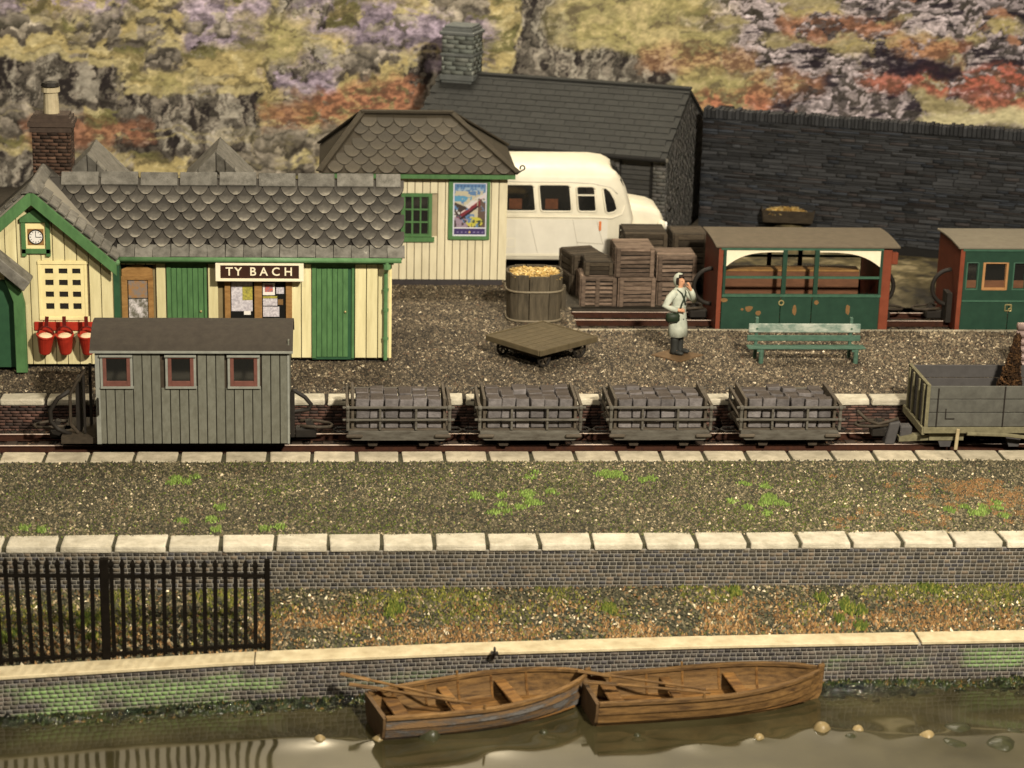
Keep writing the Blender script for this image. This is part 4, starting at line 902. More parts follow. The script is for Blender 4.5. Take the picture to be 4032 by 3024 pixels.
for x in (-2.04, -1.84): b.box(x-.014, x+.014, HY0-.04, HY0-.014, 1.25, 2.18)
for z in (1.55, 1.86): b.box(-2.22, -1.64, HY0-.042, HY0-.014, z-.014, z+.014)
b.build('frame', M['green'], w); MB().box(-2.33, -1.50, HY0-.10, HY0-.0, 1.08, 1.19).build('sill', M['green'], w)
for i in range(3):
    for j in range(3):
        MB().box(-2.22+i*.193+.02, -2.22+(i+1)*.193-.02, HY0-.013, HY0-.0105, 1.25+j*.31+.014, 1.25+(j+1)*.31-.014).build('pane', M['glass'], w)

# framed poster, a flat print
def painted_panel(name, x0, x1, z0, z1, y, nx, nz, fn, m, parent):
    X, Z = np.meshgrid(np.linspace(0, 1, nx), np.linspace(0, 1, nz)); c = fn(X, Z)
    i = (np.arange(nz-1)[:, None]*nx+np.arange(nx-1)[None]).ravel(); o = wloc(parent)
    return np_mesh(name, np.stack([x0+X.ravel()*(x1-x0)-o.x, np.full(X.size, y-o.y), z0+Z.ravel()*(z1-z0)-o.z], 1), np.stack([i, i+1, i+nx+1, i+nx], 1), m, c.reshape(-1, 3), parent)
def poster(X, Z):
    c = np.ones(X.shape+(3,))*np.array(lin((86, 118, 156))); n = vnoise(X*7, Z*10, 81, 4, .6); m = vnoise(X*14, Z*18, 82, 3)
    def put(mask, col, a=1.0):
        c[mask] = c[mask]*(1-a)+np.array(lin(col))*a
    put((Z < .9) & (n > .5), (140, 160, 178)); put((Z > .90) & (np.sin(X*60) > .2) & (Z > .915) & (Z < .955), (64, 86, 122))
    put((Z < .84) & (n > .46), (178, 170, 146)); put((np.abs(Z-.70) < .05) & (X < .55) & (n < .56), (84, 140, 172))
    put((Z < .58+.40*(X-.35)) & (Z > .36+.3*(X-.2)) & (m > .36), (190, 188, 186)); put((Z < .64-.25*X) & (X < .5) & (n > .40), (62, 52, 48)); put((Z < .70) & (X > .74) & (n > .40), (90, 74, 66))
    put((np.abs(Z-(.25+.46*X)) < .05+.03*(n-.4)) & (X > .1) & (X < .80) & (m > .33), (112, 42, 52)); put((np.abs(Z-(.215+.46*X)) < .022) & (X < .75), (48, 28, 34)); put((np.abs(Z-(.32+.46*X)) < .014) & (X > .25) & (m > .4), (206, 184, 184))
    put((Z < .36-.1*X) & (X < .45) & (m > .45), (140, 124, 138)); put(((X-.64)**2/.06+(Z-.26)**2/.009 < 1) & (n > .42), (180, 172, 70)); put((Z < .32) & (X > .55) & (m > .55), (58, 66, 46)); put((Z < .30) & (X < .3) & (m < .42), (64, 50, 52))
    put(Z < .165, (206, 204, 208)); put(Z < .145, (58, 46, 92)); put((np.hypot(X-.5, (Z-.075)*1.5) < .03), (180, 156, 112)); put((np.abs(Z-.075) < .012) & (np.sin(X*52) > .1) & (np.abs(X-.5) > .08) & (np.abs(X-.5) < .42), (128, 118, 156))
    put((X < .05) | (X > .95) | (Z < .025) | (Z > .975), (200, 200, 208)); return c
c = thing('framed_poster', 'colourful travel poster of a mountain valley in a green frame on the hut', 'poster', (-.67, HY0-.05, 1.88))
b = MB(); PX0, PX1, PZ0, PZ1 = -1.17, -.17, 1.14, 2.62
for q in ((PX0, PX0+.11, PZ0, PZ1), (PX1-.07, PX1, PZ0, PZ1), (PX0+.11, PX1-.07, PZ0, PZ0+.08), (PX0+.11, PX1-.07, PZ1-.08, PZ1)): b.box(q[0], q[1], HY0-.09, HY0-.03, q[2], q[3])
b.build('frame', M['green'], c, bevel=.008)
painted_panel('print', PX0+.11, PX1-.07, PZ0+.08, PZ1-.08, HY0-.045, 60, 90, poster, amat('poster_print', .4, .4), c)

# ------------------------------------------------------------------ dark stone shed (own axes: x along the front, y to the back)
AZ = math.radians(-21)
sh = thing('stone_shed', 'dark slate roofed stone shed with tall grey chimney behind the white bus', 'building', (4.708, 10.0, 0), AZ)
SL, SW, SE, SR = 7.0, 5.14, 2.44, 3.76
b = MB().prism([(0, -.2), (SW, -.2), (SW, SE), (SW/2, SR-.05), (0, SE)], 'x', -.02, .0)
b.prism([(0, -.2), (SW, -.2), (SW, SE), (SW/2, SR-.05), (0, SE)], 'x', -SL, -SL+.05)
b.box(-.34, -.0, -.0, .3, -.2, SE-.02).box(-SL, -1.25, 0, .3, -.2, SE-.02).box(-1.25, -.34, 0, .3, 2.22, SE-.02).box(-SL, 0, SW-.3, SW, -.2, SE-.05)
sw = b.build('wall', M['shed_stone'], sh, local=True)
shed_cols = [[(88, 87, 82), (98, 95, 90), (80, 79, 76), (92, 89, 86)], [3, 2, 2, 2]]
zero = (0, 0, 0)
def gable_h(y): return SE+(SR-SE)*(1-abs(y-SW/2)/(SW/2))
bb = MB(); V = []; F = []; C = []
rr = random.Random(5); z = -.1
while z < SR:
    hh = rr.uniform(.05, .085); y = -rr.random()*.3
    while y < SW:
        ww = rr.uniform(.15, .4); y0 = max(0, y+.004); y1 = min(SW, y+ww-.004); y += ww
        if y1-y0 < .05 or z+hh > min(gable_h(y0), gable_h(y1))-.02: continue
        d = .008+rr.uniform(-.004, .004); k = len(V)
        V += [(0, y0, z), (0, y1, z), (0, y1, z+hh-.006), (0, y0, z+hh-.006), (d, y0, z), (d, y1, z), (d, y1, z+hh-.006), (d+rr.uniform(-.01, .01), y0, z+hh-.006)]
        F += [(k+4, k+5, k+6, k+7), (k, k+4, k+7, k+3), (k+1, k+2, k+6, k+5), (k+3, k+7, k+6, k+2), (k, k+1, k+5, k+4)]
        c = lin(rr.choice(shed_cols[0])); t = rr.uniform(.75, 1.2); C += [tuple(q*t for q in c)]*8
    z += hh
o = np_mesh('wall_stone', np.array(V), np.array(F), M['brick'], np.array(C), sw); o['kind'] = 'stuff'
o = bricks('wall_stone', lambda s, z, d: (-.34+s, -d, -.1+z), .34, 2.5, .3, .1, M['brick'], *shed_cols, sw, .02, .012, off=zero)
o = bricks('wall_stone', lambda s, z, d: (-SL+s, -d, -.1+z), SL-1.25, 2.5, .34, .1, M['brick'], *shed_cols, sw, .02, .012, off=zero)
dr = MB().box(-1.25, -.34, .14, .2, -.1, 2.22).build('door', M['dark'], sh, local=True)
for i in range(18):
    MB().box(-1.22, -.42, .10, .14, -.08+i*.128, .03+i*.128).build('door_slat', M['shed_stone'], dr, local=True)
MB().box(-.42, -.34, .04, .2, -.1, 2.22).build('door_post', M['black'], dr, local=True)
rf = MB().prism([(-.22, SE-.06), (SW/2, SR), (SW+.22, SE-.06), (SW+.2, SE-.12), (SW/2, SR-.1), (-.2, SE-.12)], 'x', -SL-.05, .04).build('roof', M['shed_tile'], sh, local=True)
stm = tile_mesh('roof_tile', .40, .34, .016, M['shed_tile'], square=True)
LL = math.hypot(SW/2+.22, SR-SE+.06)
a_s = math.atan2(SR-SE+.06, SW/2+.22); dv = Vector((0, math.cos(a_s), math.sin(a_s))); nv = Vector((0, -math.sin(a_s), math.cos(a_s)))
s = -.02; row = 0
while s < LL-.12:
    x = -SL+.12+(row % 2)*.205
    while x < .03:
        o = link('roof_tile', stm, None, rf, loc=Vector((min(x, -.165), -.22, SE-.06))+dv*s+nv*.02); o.rotation_euler = (a_s-math.radians(3.2+R.uniform(-.5, .5)), 0, R.uniform(-.012, .012)); x += .41
    s += .265; row += 1
MB().bar((-SL-.05, SW/2, SR+.03), (.05, SW/2, SR+.03), .22, .06).build('ridge_cap', M['shed_tile'], rf, local=True, bevel=.012)
MB().tube([(-SL, -.30, SE-.10), (.06, -.30, SE-.10)], .055, 8).build('gutter', M['black'], sh, local=True)
MB().ell((.08, -.30, SE-.10), (.05, .06, .06), 8, 6).build('gutter_end', M['slate_light'], sh, local=True)
chm = MB().box(-SL+.12, -SL+.98, SW/2-.45, SW/2+.45, 3.0, 5.05).build('chimney', M['shed_chimney'], sh, local=True)
MB().box(-SL+.06, -SL+1.04, SW/2-.5, SW/2+.5, 3.62, 3.78).box(-SL+.07, -SL+1.03, SW/2-.5, SW/2+.5, 4.28, 4.36).box(-SL+.05, -SL+1.05, SW/2-.52, SW/2+.52, 4.86, 4.96).box(-SL+.16, -SL+.94, SW/2-.4, SW/2+.4, 5.05, 5.12).build('chimney_band', M['shed_chimney'], chm, local=True, bevel=.02)
cols_c = [[(116, 120, 112), (100, 104, 98), (130, 132, 124), (90, 92, 86)], [3, 3, 1, 2]]
bricks('chimney_stone', lambda s, z, d: (-SL+.12+s, SW/2-.45-d, 3.78+z), .86, 1.08, .36, .12, M['brick'], *cols_c, chm, .02, .012, off=zero)
bricks('chimney_stone', lambda s, z, d: (-SL+.98+d, SW/2-.45+s, 3.78+z), .9, 1.08, .36, .12, M['brick'], *cols_c, chm, .02, .012, off=zero)

# ------------------------------------------------------------------ tall black slate wall
bw = thing('slate_wall', 'tall black slate stone wall with upright coping stones at the back right', 'wall', (6.34, 12.44, 0), math.radians(-21))
WL, WH = 10.0, 3.24
core = MB().box(0, WL, 0, .4, -.6, WH-.26).box(-.30, .1, .02, 2.4, -.6, WH-.30).build('wall_core', M['black'], bw, local=True)
rr = random.Random(9); stones = []; z = -.1
while z < WH-.27:
    hh = rr.choice([.045, .055, .065, .08, .10]); hh = min(hh, WH-.26-z); x = -.30-rr.random()*.4
    while x < WL:
        ww = rr.uniform(.25, .7) if hh > .07 else rr.uniform(.3, .95); x0 = max(-.30, x+.005); x1 = min(WL, x+ww-.005); x += ww
        if x1-x0 < .08: continue
        stones.append((x0, x1, z+.004, z+hh-.004, rr.uniform(.006, .045)))
    z += hh
stones.sort(key=lambda q: -(q[1]-q[0])*(q[3]-q[2])); V = []; F = []; C = []
def stone_pts(x0, x1, z0, z1, d):
    j = lambda s: rr.uniform(-s, s)
    return [(x0, .02, z0), (x1, .02, z0), (x1, .02, z1), (x0, .02, z1), (x0+.008, -d+j(.008), z0+.006+j(.006)), (x1-.008, -d+j(.008), z0+.006+j(.006)), (x1-.008, -d*.7+j(.006), z1-.004+j(.006)), (x0+.008, -d*.7+j(.006), z1-.004+j(.006))]
FQ = [(4, 5, 6, 7), (0, 4, 7, 3), (1, 2, 6, 5), (3, 7, 6, 2), (0, 1, 5, 4)]
for k, q in enumerate(stones):
    p = stone_pts(*q)
    if k < 300: MB().add(p, FQ).build('stone', M['wall_stone'], core, local=True)
    else:
        n0 = len(V); V += p; F += [tuple(i+n0 for i in f) for f in FQ]; t = rr.uniform(.5, 1.5); c = lin(rr.choice([(51, 52, 54), (54, 50, 49), (48, 51, 56), (44, 44, 44)])); C += [tuple(i*t for i in c)]*8
o = np_mesh('small_stones', np.array(V), np.array(F), M['brick'], np.array(C), core); o['kind'] = 'stuff'
x = -.30
while x < WL:
    w = R.uniform(.085, .13); t = R.uniform(-.03, .03)
    MB().box(x+.006, x+w-.006, -.05+R.uniform(-.02, .01), .42, WH-.25, WH+t).build('coping_stone', M['wall_stone'], bw, local=True, bevel=.01); x += w

# tray of straw by the wall
def straw_top(name, x0, x1, y0, y1, z, hgt, n, lab, cat='straw'):
    px = NP.uniform(x0, x1, n); py = NP.uniform(y0, y1, n); V = []; F = []; C = []
    cols = [lin(c) for c in ((196, 162, 92), (212, 182, 116), (170, 134, 70), (140, 108, 56), (222, 198, 140))]
    for i in range(n):
        a = R.uniform(0, PI); l = R.uniform(.05, .13); e = R.uniform(-.5, .5); d = Vector((math.cos(a), math.sin(a), e)).normalized()*l; w = Vector((-math.sin(a), math.cos(a), 0))*.012
        mx = 1-max(abs((px[i]-x0)/(x1-x0)*2-1), abs((py[i]-y0)/(y1-y0)*2-1))**3
        p = Vector((px[i], py[i], z+R.uniform(0, hgt)*mx)); k = len(V)
        V += [tuple(p-d-w), tuple(p-d+w), tuple(p+d+w), tuple(p+d-w), tuple(p+Vector((0, 0, .018)))]; F += [(k, k+1, k+4), (k+1, k+2, k+4), (k+2, k+3, k+4), (k+3, k, k+4)]
        C += [R.choice(cols)]*5
    o = np_mesh(name, np.array(V), np.array(F), M['straw'], np.array(C)); return tag(o, lab, cat, kind='stuff')
ty = thing('feed_trough', 'small grey wooden tray of straw in front of the black slate wall', 'tray', (8.33, 11.6, .33), math.radians(-8))
MB().box(-.62, .62, -.28, .28, .04, .10).build('tray_bottom', M['crate_dark'], ty, local=True)
for y in (-.30, .30): MB().hexa([(-.64, y-.02, .03), (.64, y-.02, .03), (.64, y+.02, .03), (-.64, y+.02, .03), (-.70, y*1.15-.02, .36), (.70, y*1.15-.02, .36), (.70, y*1.15+.02, .36), (-.70, y*1.15+.02, .36)]).build('tray_side', M['crate_dark'], ty, local=True)
for x in (-.64, .64): MB().hexa([(x-.02, -.28, .03), (x+.02, -.28, .03), (x+.02, .28, .03), (x-.02, .28, .03), (x*1.08-.02, -.33, .35), (x*1.08+.02, -.33, .35), (x*1.08+.02, .33, .35), (x*1.08-.02, .33, .35)]).build('tray_end', M['crate_dark'], ty, local=True)
straw_top('straw', 7.80, 8.86, 11.35, 11.85, .60, .13, 700, 'yellow straw heaped in the grey tray by the black wall')

# ------------------------------------------------------------------ bus
bu = thing('bus', 'small old cream white bus with rounded roof parked between hut and shed', 'bus', (1.9, 8.5, 0))
BY0, BY1 = 7.4, 9.6
def bus_ring(y):
    t = min(y-BY0, BY1-y)
    capz = np.interp(t, [0, .06, .18, .38, .7, 1.1], [2.34, 2.46, 2.57, 2.65, 2.70, 2.72]); fx = np.interp(t, [0, .05, .15, .4, 1.1], [-.12, -.05, 0, .03, .05]); lo = np.interp(t, [0, .06], [.05, 0])
    prof = [(-1.6, .25), (2.9, .25), (3.12, .62), (3.5, .98), (3.56, 1.30), (3.46, 1.66), (3.34, 2.05), (3.20, 2.30), (3.08, 2.48), (2.86, 2.60), (2.5, 2.67), (2.0, 2.70), (1.2, 2.72), (-1.6, 2.72)]
    out = []
    for i, (x, z) in enumerate(prof):
        if 4 <= i <= 10: x = x+fx
        if i > 6: z = min(z, capz)
        out.append((x, y+0, z))
    return out
ts = [0, .06, .18, .38, .7, 1.1]
ys = [BY0+t for t in ts]+[BY1-t for t in ts[::-1][1:]]
body = MB().loft([bus_ring(y) for y in ys]).build('body', M['bus'], bu, smooth=True, bevel=.03)
MB().box(-1.6, 2.9, BY0-.012, BY0, .42, 1.30).build('lower_panel', M['bus_lo'], body)
MB().tube([(-1.6, BY0-.012, 1.36), (2.6, BY0-.012, 1.36), (3.0, BY0-.012, 1.34), (3.25, BY0-.0, 1.44), (3.32, BY0+.02, 1.66)], .028, 6).build('waist_moulding', M['bus'], body, smooth=True)
MB().box(-1.6, 2.85, BY0-.02, BY0, .36, .42).build('skirt_moulding', M['bus'], body)
MB().tube([(-1.6, BY0-.008, 2.25), (1.9, BY0-.008, 2.25), (2.5, BY0-.006, 2.22), (2.95, BY0-.0, 2.12), (3.12, BY0+.0, 1.95)], .016, 6).build('cantrail', M['bus_lo'], body, smooth=True)
def bus_win(pts, nm='window', bar=None):
    cx = sum(p[0] for p in pts)/len(pts); cz = sum(p[1] for p in pts)/len(pts)
    w = MB().prism(pts, 'y', BY0-.006, BY0-.002).build(nm, M['glass'], bu, bevel=.0)
    n = len(pts); b = MB()
    P3 = [(p[0], BY0-.012, p[1]) for p in pts]; b.tube(P3+[P3[0]], .024, 6); b.build('window_frame', M['bus'], w, smooth=True)
    return w
def rrect(x0, x1, z0, z1, sk, r=.07):
    o = []
    for cx, cz, a0 in ((x1-r, z1-r, 0), (x0+r, z1-r, PI/2), (x0+r, z0+r, PI), (x1-r, z0+r, 1.5*PI)):
        for k in range(4):
            a = a0+k*PI/6; x = cx+r*math.cos(a); z = cz+r*math.sin(a); o.append((x+(z1-z)*sk, z))
    return o
for x0, x1 in ((-.66, .10), (.24, 1.02), (1.14, 1.92)):
    w = bus_win(rrect(x0, x1, 1.50, 2.18, .11))
    MB().box(x0+.18, x0+.5, BY0-.0085, BY0-.006, 1.56, 1.82).build('seat_back', M['bus_seat'], w); 
w = bus_win(rrect(2.08, 2.54, 1.50, 2.14, .11)); MB().box(2.09, 2.60, BY0-.02, BY0-.004, 1.90, 1.94).build('window_bar', M['bus'], w)
bus_win([(2.74, 2.08), (2.84, 1.50), (2.92, 1.46), (3.06, 1.50), (3.13, 1.58), (3.06, 1.80), (2.93, 2.02), (2.82, 2.11)], 'quarter_window')
MB().hexa([(3.42, BY0+.10, 1.70), (3.46, BY0+1.0, 1.70), (3.42, BY0+1.0, 1.66), (3.40, BY0+.10, 1.66), (3.22, BY0+.12, 2.30), (3.26, BY0+1.0, 2.30), (3.20, BY0+1.0, 2.30), (3.18, BY0+.12, 2.30)]).build('windscreen', M['glass'], bu)
MB().hexa([(3.19, BY0+.25, 2.40), (3.23, BY0+.9, 2.40), (3.1, BY0+.9, 2.38), (3.1, BY0+.25, 2.38), (3.06, BY0+.25, 2.62), (3.10, BY0+.9, 2.62), (3.0, BY0+.9, 2.62), (2.98, BY0+.25, 2.62)]).build('destination_box', M['black'], bu)
for a, c in (((.95, 1.27), (1.16, .44)), ((2.02, 1.30), (2.2, .44)), ((2.62, 1.27), (2.80, .66))): MB().bar((a[0], BY0-.013, a[1]), (c[0], BY0-.013, c[1]), .006, .022, (0, 1, 0)).build('panel_gap', M['bus_line'], body)
MB().bar((2.14, BY0-.013, .72), (2.80, BY0-.013, .68), .006, .022, (0, 1, 0)).build('panel_gap', M['bus_line'], body)
MB().box(.38, .60, BY0-.016, BY0-.011, .58, .82).build('filler_hatch', M['bus'], body); MB().box(.40, .58, BY0-.019, BY0-.015, .60, .80).build('hatch_lid', M['bus_lo'], body)
MB().box(2.68, 2.74, BY0-.03, BY0-.01, 1.02, 1.26).build('trafficator', M['orange'], body, bevel=.008)
hood = [[(x, BY0+.32, z0), (x, BY0+.34, z1-.12), (x, BY0+.46, z1), (x, BY1-.46, z1), (x, BY1-.34, z1-.12), (x, BY1-.32, z0)] for x, z0, z1 in ((3.3, .7, 1.66), (3.6, .7, 1.60), (4.05, .72, 1.52), (4.26, .75, 1.43), (4.36, .8, 1.24))]
MB().loft(hood).build('bonnet', M['bus'], bu, smooth=True, bevel=.02)
for yy in (BY0+.20, BY1-.20):
    fen = []
    for i in range(9):
        a = PI*.95*(i/8); x = 3.72-.62*math.cos(a); z = .42+.62*math.sin(a); fen.append([(x, yy-.16, z), (x, yy-.06, z+.06), (x, yy+.16, z+.05), (x, yy+.16, z-.06)])
    MB().loft(fen).build('wing', M['bus'], bu, smooth=True, bevel=.01)
    MB().ell((4.30, yy+.06, 1.10), (.12, .13, .14), 12, 8).build('headlight', M['bus'], bu, smooth=True)
    MB().cyl((4.38, yy+.06, 1.10), (4.425, yy+.06, 1.10), .1, 14).build('headlight_glass', M['paper_white'], bu)
    for xx in (3.72, -.6): MB().cyl((xx, yy-.1, .42), (xx, yy+.12, .42), .40, 20).build('wheel', M['iron'], bu)
MB().box(4.38, 4.44, BY0+.1, BY1-.1, .48, .60).build('bumper', M['bus'], bu, bevel=.01)

# ------------------------------------------------------------------ crates
def crate(x0, x1, y0, y1, z0, z1, lab, m='crate', ns=6, battens=(0, 1), rz=0, straps=()):
    cx, cy = (x0+x1)/2, (y0+y1)/2
    rz = rz+R.uniform(-.05, .05); t = thing('crate', lab, 'crate', (cx, cy, z0), rz, 'old slatted crates heaped beyond the siding')
    hx, hy, hz = (x1-x0)/2, (y1-y0)/2, z1-z0
    MB().box(-hx+.04, hx-.04, -hy+.04, hy-.04, .0, hz-.03).build('box', M['dark'] if m == 'crate' else M['crate_dark'], t, local=True)
    j = lambda s=.008: R.uniform(-s, s)
    for i in range(ns):
        a = .0+hz*i/ns+.012+j(.008); c = hz*(i+1)/ns-.018+j(.008)
        MB().hexa([(-hx+.02+j(.02), -hy+j(.014), a+j(.012)), (hx-.02+j(.02), -hy+j(.014), a+j(.012)), (hx-.02, -hy+.04, a), (-hx+.02, -hy+.04, a), (-hx+.02+j(.02), -hy+j(.014), c+j(.012)), (hx-.02+j(.02), -hy+j(.014), c+j(.012)), (hx-.02, -hy+.04, c), (-hx+.02, -hy+.04, c)]).build('slat', M[m], t, local=True, bevel=.006)
        MB().box(-hx+j(), -hx+.035, -hy+.04, hy-.02, a, c).build('slat', M[m], t, local=True, bevel=.006)
    nt = 5
    for i in range(nt):
        MB().box(-hx+.01, hx-.01, -hy+2*hy*i/nt+.01, -hy+2*hy*(i+1)/nt-.012, hz-.03+j(.004), hz+j(.006)).build('lid_board', M[m], t, local=True, bevel=.006)
    for f in battens:
        bx = -hx+2*hx*f; w = .10; bx = min(max(bx, -hx+w/2), hx-w/2)
        MB().box(bx-w/2, bx+w/2, -hy-.035, -hy-.003, .0, hz-.01).build('batten', M[m], t, local=True, bevel=.008)
    for yb in (-hy+.06, hy-.07): MB().box(-hx-.03, -hx-.002, yb-.05, yb+.05, 0, hz-.01).build('batten', M[m], t, local=True, bevel=.008)
    return t
crate(1.89, 2.73, 3.9, 4.9, 0, .69, 'crate at the front left of the heap with three upright battens and pale slats', ns=7, battens=(0, .46, 1))
crate(2.76, 3.62, 3.88, 4.9, 0, .70, 'front crate of long pale slats beneath the tallest stacked crate', ns=7)
crate(2.68, 3.58, 3.92, 4.85, .71, 1.42, 'upper crate standing on the front row, topmost at the centre of the heap', ns=7)
crate(2.0, 2.66, 4.1, 4.9, .70, 1.02, 'low dark crate lying on the front left crate', 'crate_dark', 3)
crate(1.62, 2.5, 5.0, 6.0, .0, .50, 'dark crate on the ground at the back left of the heap', 'crate_dark', 4, rz=.2)
crate(1.66, 2.46, 5.0, 5.9, .51, .98, 'slanting dark crate resting on the back left crate', 'crate_dark', 3, rz=.28)
crate(3.72, 4.62, 4.0, 4.9, .0, .56, 'lower crate beside the coach end, mostly behind the person', 'crate', 5)
crate(3.70, 4.62, 4.0, 4.9, .60, 1.20, 'upper crate beside the coach end, behind the hood of the person', 'crate', 6)
crate(3.05, 4.08, 5.15, 6.2, .0, .72, 'hidden lower crate under the flat lidded crate in front of the bus bonnet', 'crate_dark', 4)
crate(3.05, 4.08, 5.15, 6.2, .74, 1.47, 'dark flat lidded crate in front of the bus bonnet', 'crate_dark', 5)
crate(4.22, 5.05, 5.15, 6.1, .0, .70, 'hidden lower crate at the back right of the heap', 'crate_dark', 4)
crate(4.22, 5.05, 5.15, 6.1, .72, 1.46, 'dark crate at the back right of the heap touching the coach roof line', 'crate_dark', 5)

# ------------------------------------------------------------------ straw tub
tb = thing('wooden_tub', 'old oval wooden tub of upright staves filled with straw near the hut corner', 'tub', (.68, 2.95, 0))
def tub_pt(a, r):
    f = lambda t: math.copysign(abs(t)**.62, t)
    return (.68+r*.66*f(math.cos(a)), 2.95+r*.56*f(math.sin(a)))
n = 15
for i in range(n):
    a0 = 2*PI*i/n+.012; a1 = 2*PI*(i+1)/n-.012; top = 1.10+R.uniform(-.02, .03)
    b = MB(); p = [tub_pt(a0, .94), tub_pt(a1, .94), tub_pt(a1, .86), tub_pt(a0, .86)]; k = 1.06
    b.hexa([(x, y, .0) for x, y in p]+[(.68+(x-.68)*k, 2.95+(y-2.95)*k, top) for x, y in p]); b.build('stave', M['barrel'], tb, bevel=.008)
for z, r in ((.72, .995), (.03, .96)):
    pts = [(*tub_pt(2*PI*i/28, r), z) for i in range(29)]; MB().tube(pts, .026, 6).build('hoop', M['hoop'], tb, smooth=True)
MB().loft([[(*tub_pt(2*PI*i/15, .84), z) for i in range(20)] for z in (.02, 1.0)]).build('tub_inside', M['crate_dark'], tb)
MB().box(1.30, 1.40, 2.75, 2.95, .22, .78).build('side_board', M['barrel'], tb, bevel=.01)
straw_top('straw', .18, 1.20, 2.52, 3.38, 1.03, .07, 1500, 'golden straw heaped in the wooden tub')

# ------------------------------------------------------------------ platform trolley
tr = thing('luggage_trolley', 'flat four wheeled wooden luggage trolley standing askew on the platform', 'trolley', (.57, -.30, 0), math.radians(40.5))
TLn, TWd = 1.60, 1.50
dk = MB().box(-.86, .86, -.80, .80, .40, .45).build('deck', M['trolley'], tr, local=True, bevel=.01)
for i in range(7):
    y0 = -.76+i*1.52/7; MB().box(-.83, .83, y0+.006, y0+1.52/7-.006, .45, .457).build('plank', M['trolley'], dk, local=True, bevel=.003)
for q in ((-.89, .89, -.84, -.79), (-.89, .89, .79, .84)): MB().box(q[0], q[1], q[2], q[3], .34, .475).build('side_rail', M['trolley'], tr, local=True, bevel=.012)
for q in ((-.90, -.85, -.79, .79), (.85, .90, -.79, .79)): MB().box(q[0], q[1], q[2], q[3], .34, .47).build('side_rail', M['trolley'], tr, local=True, bevel=.012)
for x in (-.55, .55):
    MB().box(x-.06, x+.06, -.55, .55, .18, .26).box(x-.05, x+.05, -.5, -.4, .26, .40).box(x-.05, x+.05, .4, .5, .26, .40).build('axle_beam', M['iron_brown'], tr, local=True)
    for y in (-.62, .62):
        w = MB().torus((x, y, .19), .165, .03, 'y', 20, 6).build('wheel', M['iron'], tr, local=True)
        b = MB().cyl((x, y-.05, .19), (x, y+.05, .19), .045, 10)
        for k in range(6): a = k*PI/3; b.bar((x, y, .19), (x+.15*math.cos(a), y, .19+.15*math.sin(a)), .03, .03, (0, 1, 0))
        b.build('spokes', M['iron_brown'], w, local=True)

# ------------------------------------------------------------------ bench
be = thing('bench', 'weathered green wooden bench with bleached top back slat on the platform', 'bench', (6.33, -.6, 0))
MB().box(5.06, 7.52, -.50, -.46, .60, .80).build('backrest', M['bench_pale'], be, bevel=.012)
MB().box(5.04, 7.54, -.47, -.43, .40, .53).build('backrest', M['bench'], be, bevel=.012)
for k, y in enumerate((-.80, -.66)): MB().box(5.0, 7.58, y-.06, y+.065, .32, .36).build('seat', M['bench'], be, bevel=.012)
for x in (5.24, 7.32):
    MB().bar((x, -.40, 0), (x, -.43, .93), .08, .07, (1, 0, 0)).build('back_post', M['bench'], be, bevel=.01)
    MB().cyl((x+.06, -.80, 0), (x+.06, -.80, .32), .055, 10).build('leg', M['bench'], be)
    MB().box(x-.04, x+.10, -.84, -.40, .26, .318).build('bracket', M['bench'], be)
    MB().cyl((x, -.51, .69), (x, -.50, .69), .025, 8).build('bolt', M['bench'], be)

# ------------------------------------------------------------------ person in a raincoat
pe = thing('person', 'standing person in a pale hooded raincoat and dark boots raising one hand to the mouth', 'person', (3.56, -.12, .035), math.radians(48))
def skin_mesh(name, nodes, edges, m, parent, sub=1, root=0):
    me = bpy.data.meshes.new(name); me.from_pydata([n[0] for n in nodes], edges, []); o = link(name, me, m, parent)
    md = o.modifiers.new('skin', 'SKIN'); md.use_smooth_shade = True
    for i, n in enumerate(nodes):
        r = n[1]; sv = me.skin_vertices[0].data[i]; sv.radius = r if isinstance(r, tuple) else (r, r); sv.use_root = i == root
    sd = o.modifiers.new('sub', 'SUBSURF'); sd.levels = sub; sd.render_levels = sub
    return o
Nn = [((0, 0, .92), .13), ((0, 0, 1.1), .125), ((0, 0, 1.30), (.16, .11)), ((0, 0, 1.44), .06), ((0, -.01, 1.52), .062), ((0, -.02, 1.62), .098), ((0, -.01, 1.71), .075), ((0, -.125, 1.60), .018)]
E_ = [(0, 1), (1, 2), (2, 3), (3, 4), (4, 5), (5, 6), (5, 7)]
def chain(a, pts):
    for p, r in pts:
        Nn.append((p, r)); E_.append((a, len(Nn)-1)); a = len(Nn)-1
    return a
hr_ = chain(2, [((-.18, 0, 1.38), .06), ((-.37, .10, 1.12), .048), ((-.215, -.15, 1.02), .034), ((-.15, -.19, 1.01), .034)])
for k in range(4): chain(hr_, [((-.115+.004*k, -.215-.004*k, 1.04-.022*k), .011), ((-.075, -.205, 1.03-.022*k), .009)])
chain(hr_-1, [((-.17, -.20, 1.055), .011), ((-.13, -.21, 1.075), .009)])
hl_ = chain(2, [((.18, 0, 1.38), .06), ((.27, -.20, 1.18), .048), ((.13, -.21, 1.44), .034), ((.09, -.185, 1.51), .033)])
for k in range(4): chain(hl_, [((.085-.02*k+.02, -.19, 1.555+.004*k), .011), ((.06-.02*k+.02, -.165, 1.60), .009)])
chain(hl_-1, [((.06, -.17, 1.50), .011), ((.03, -.15, 1.53), .009)])
for sx in (-1, 1): chain(0, [((sx*.09, 0, .84), .09), ((sx*.10, -.01, .48), .062), ((sx*.10, .02, .10), .05), ((sx*.115, -.10, .05), .042)])
skin_mesh('body', Nn, E_, M['skin'], pe)
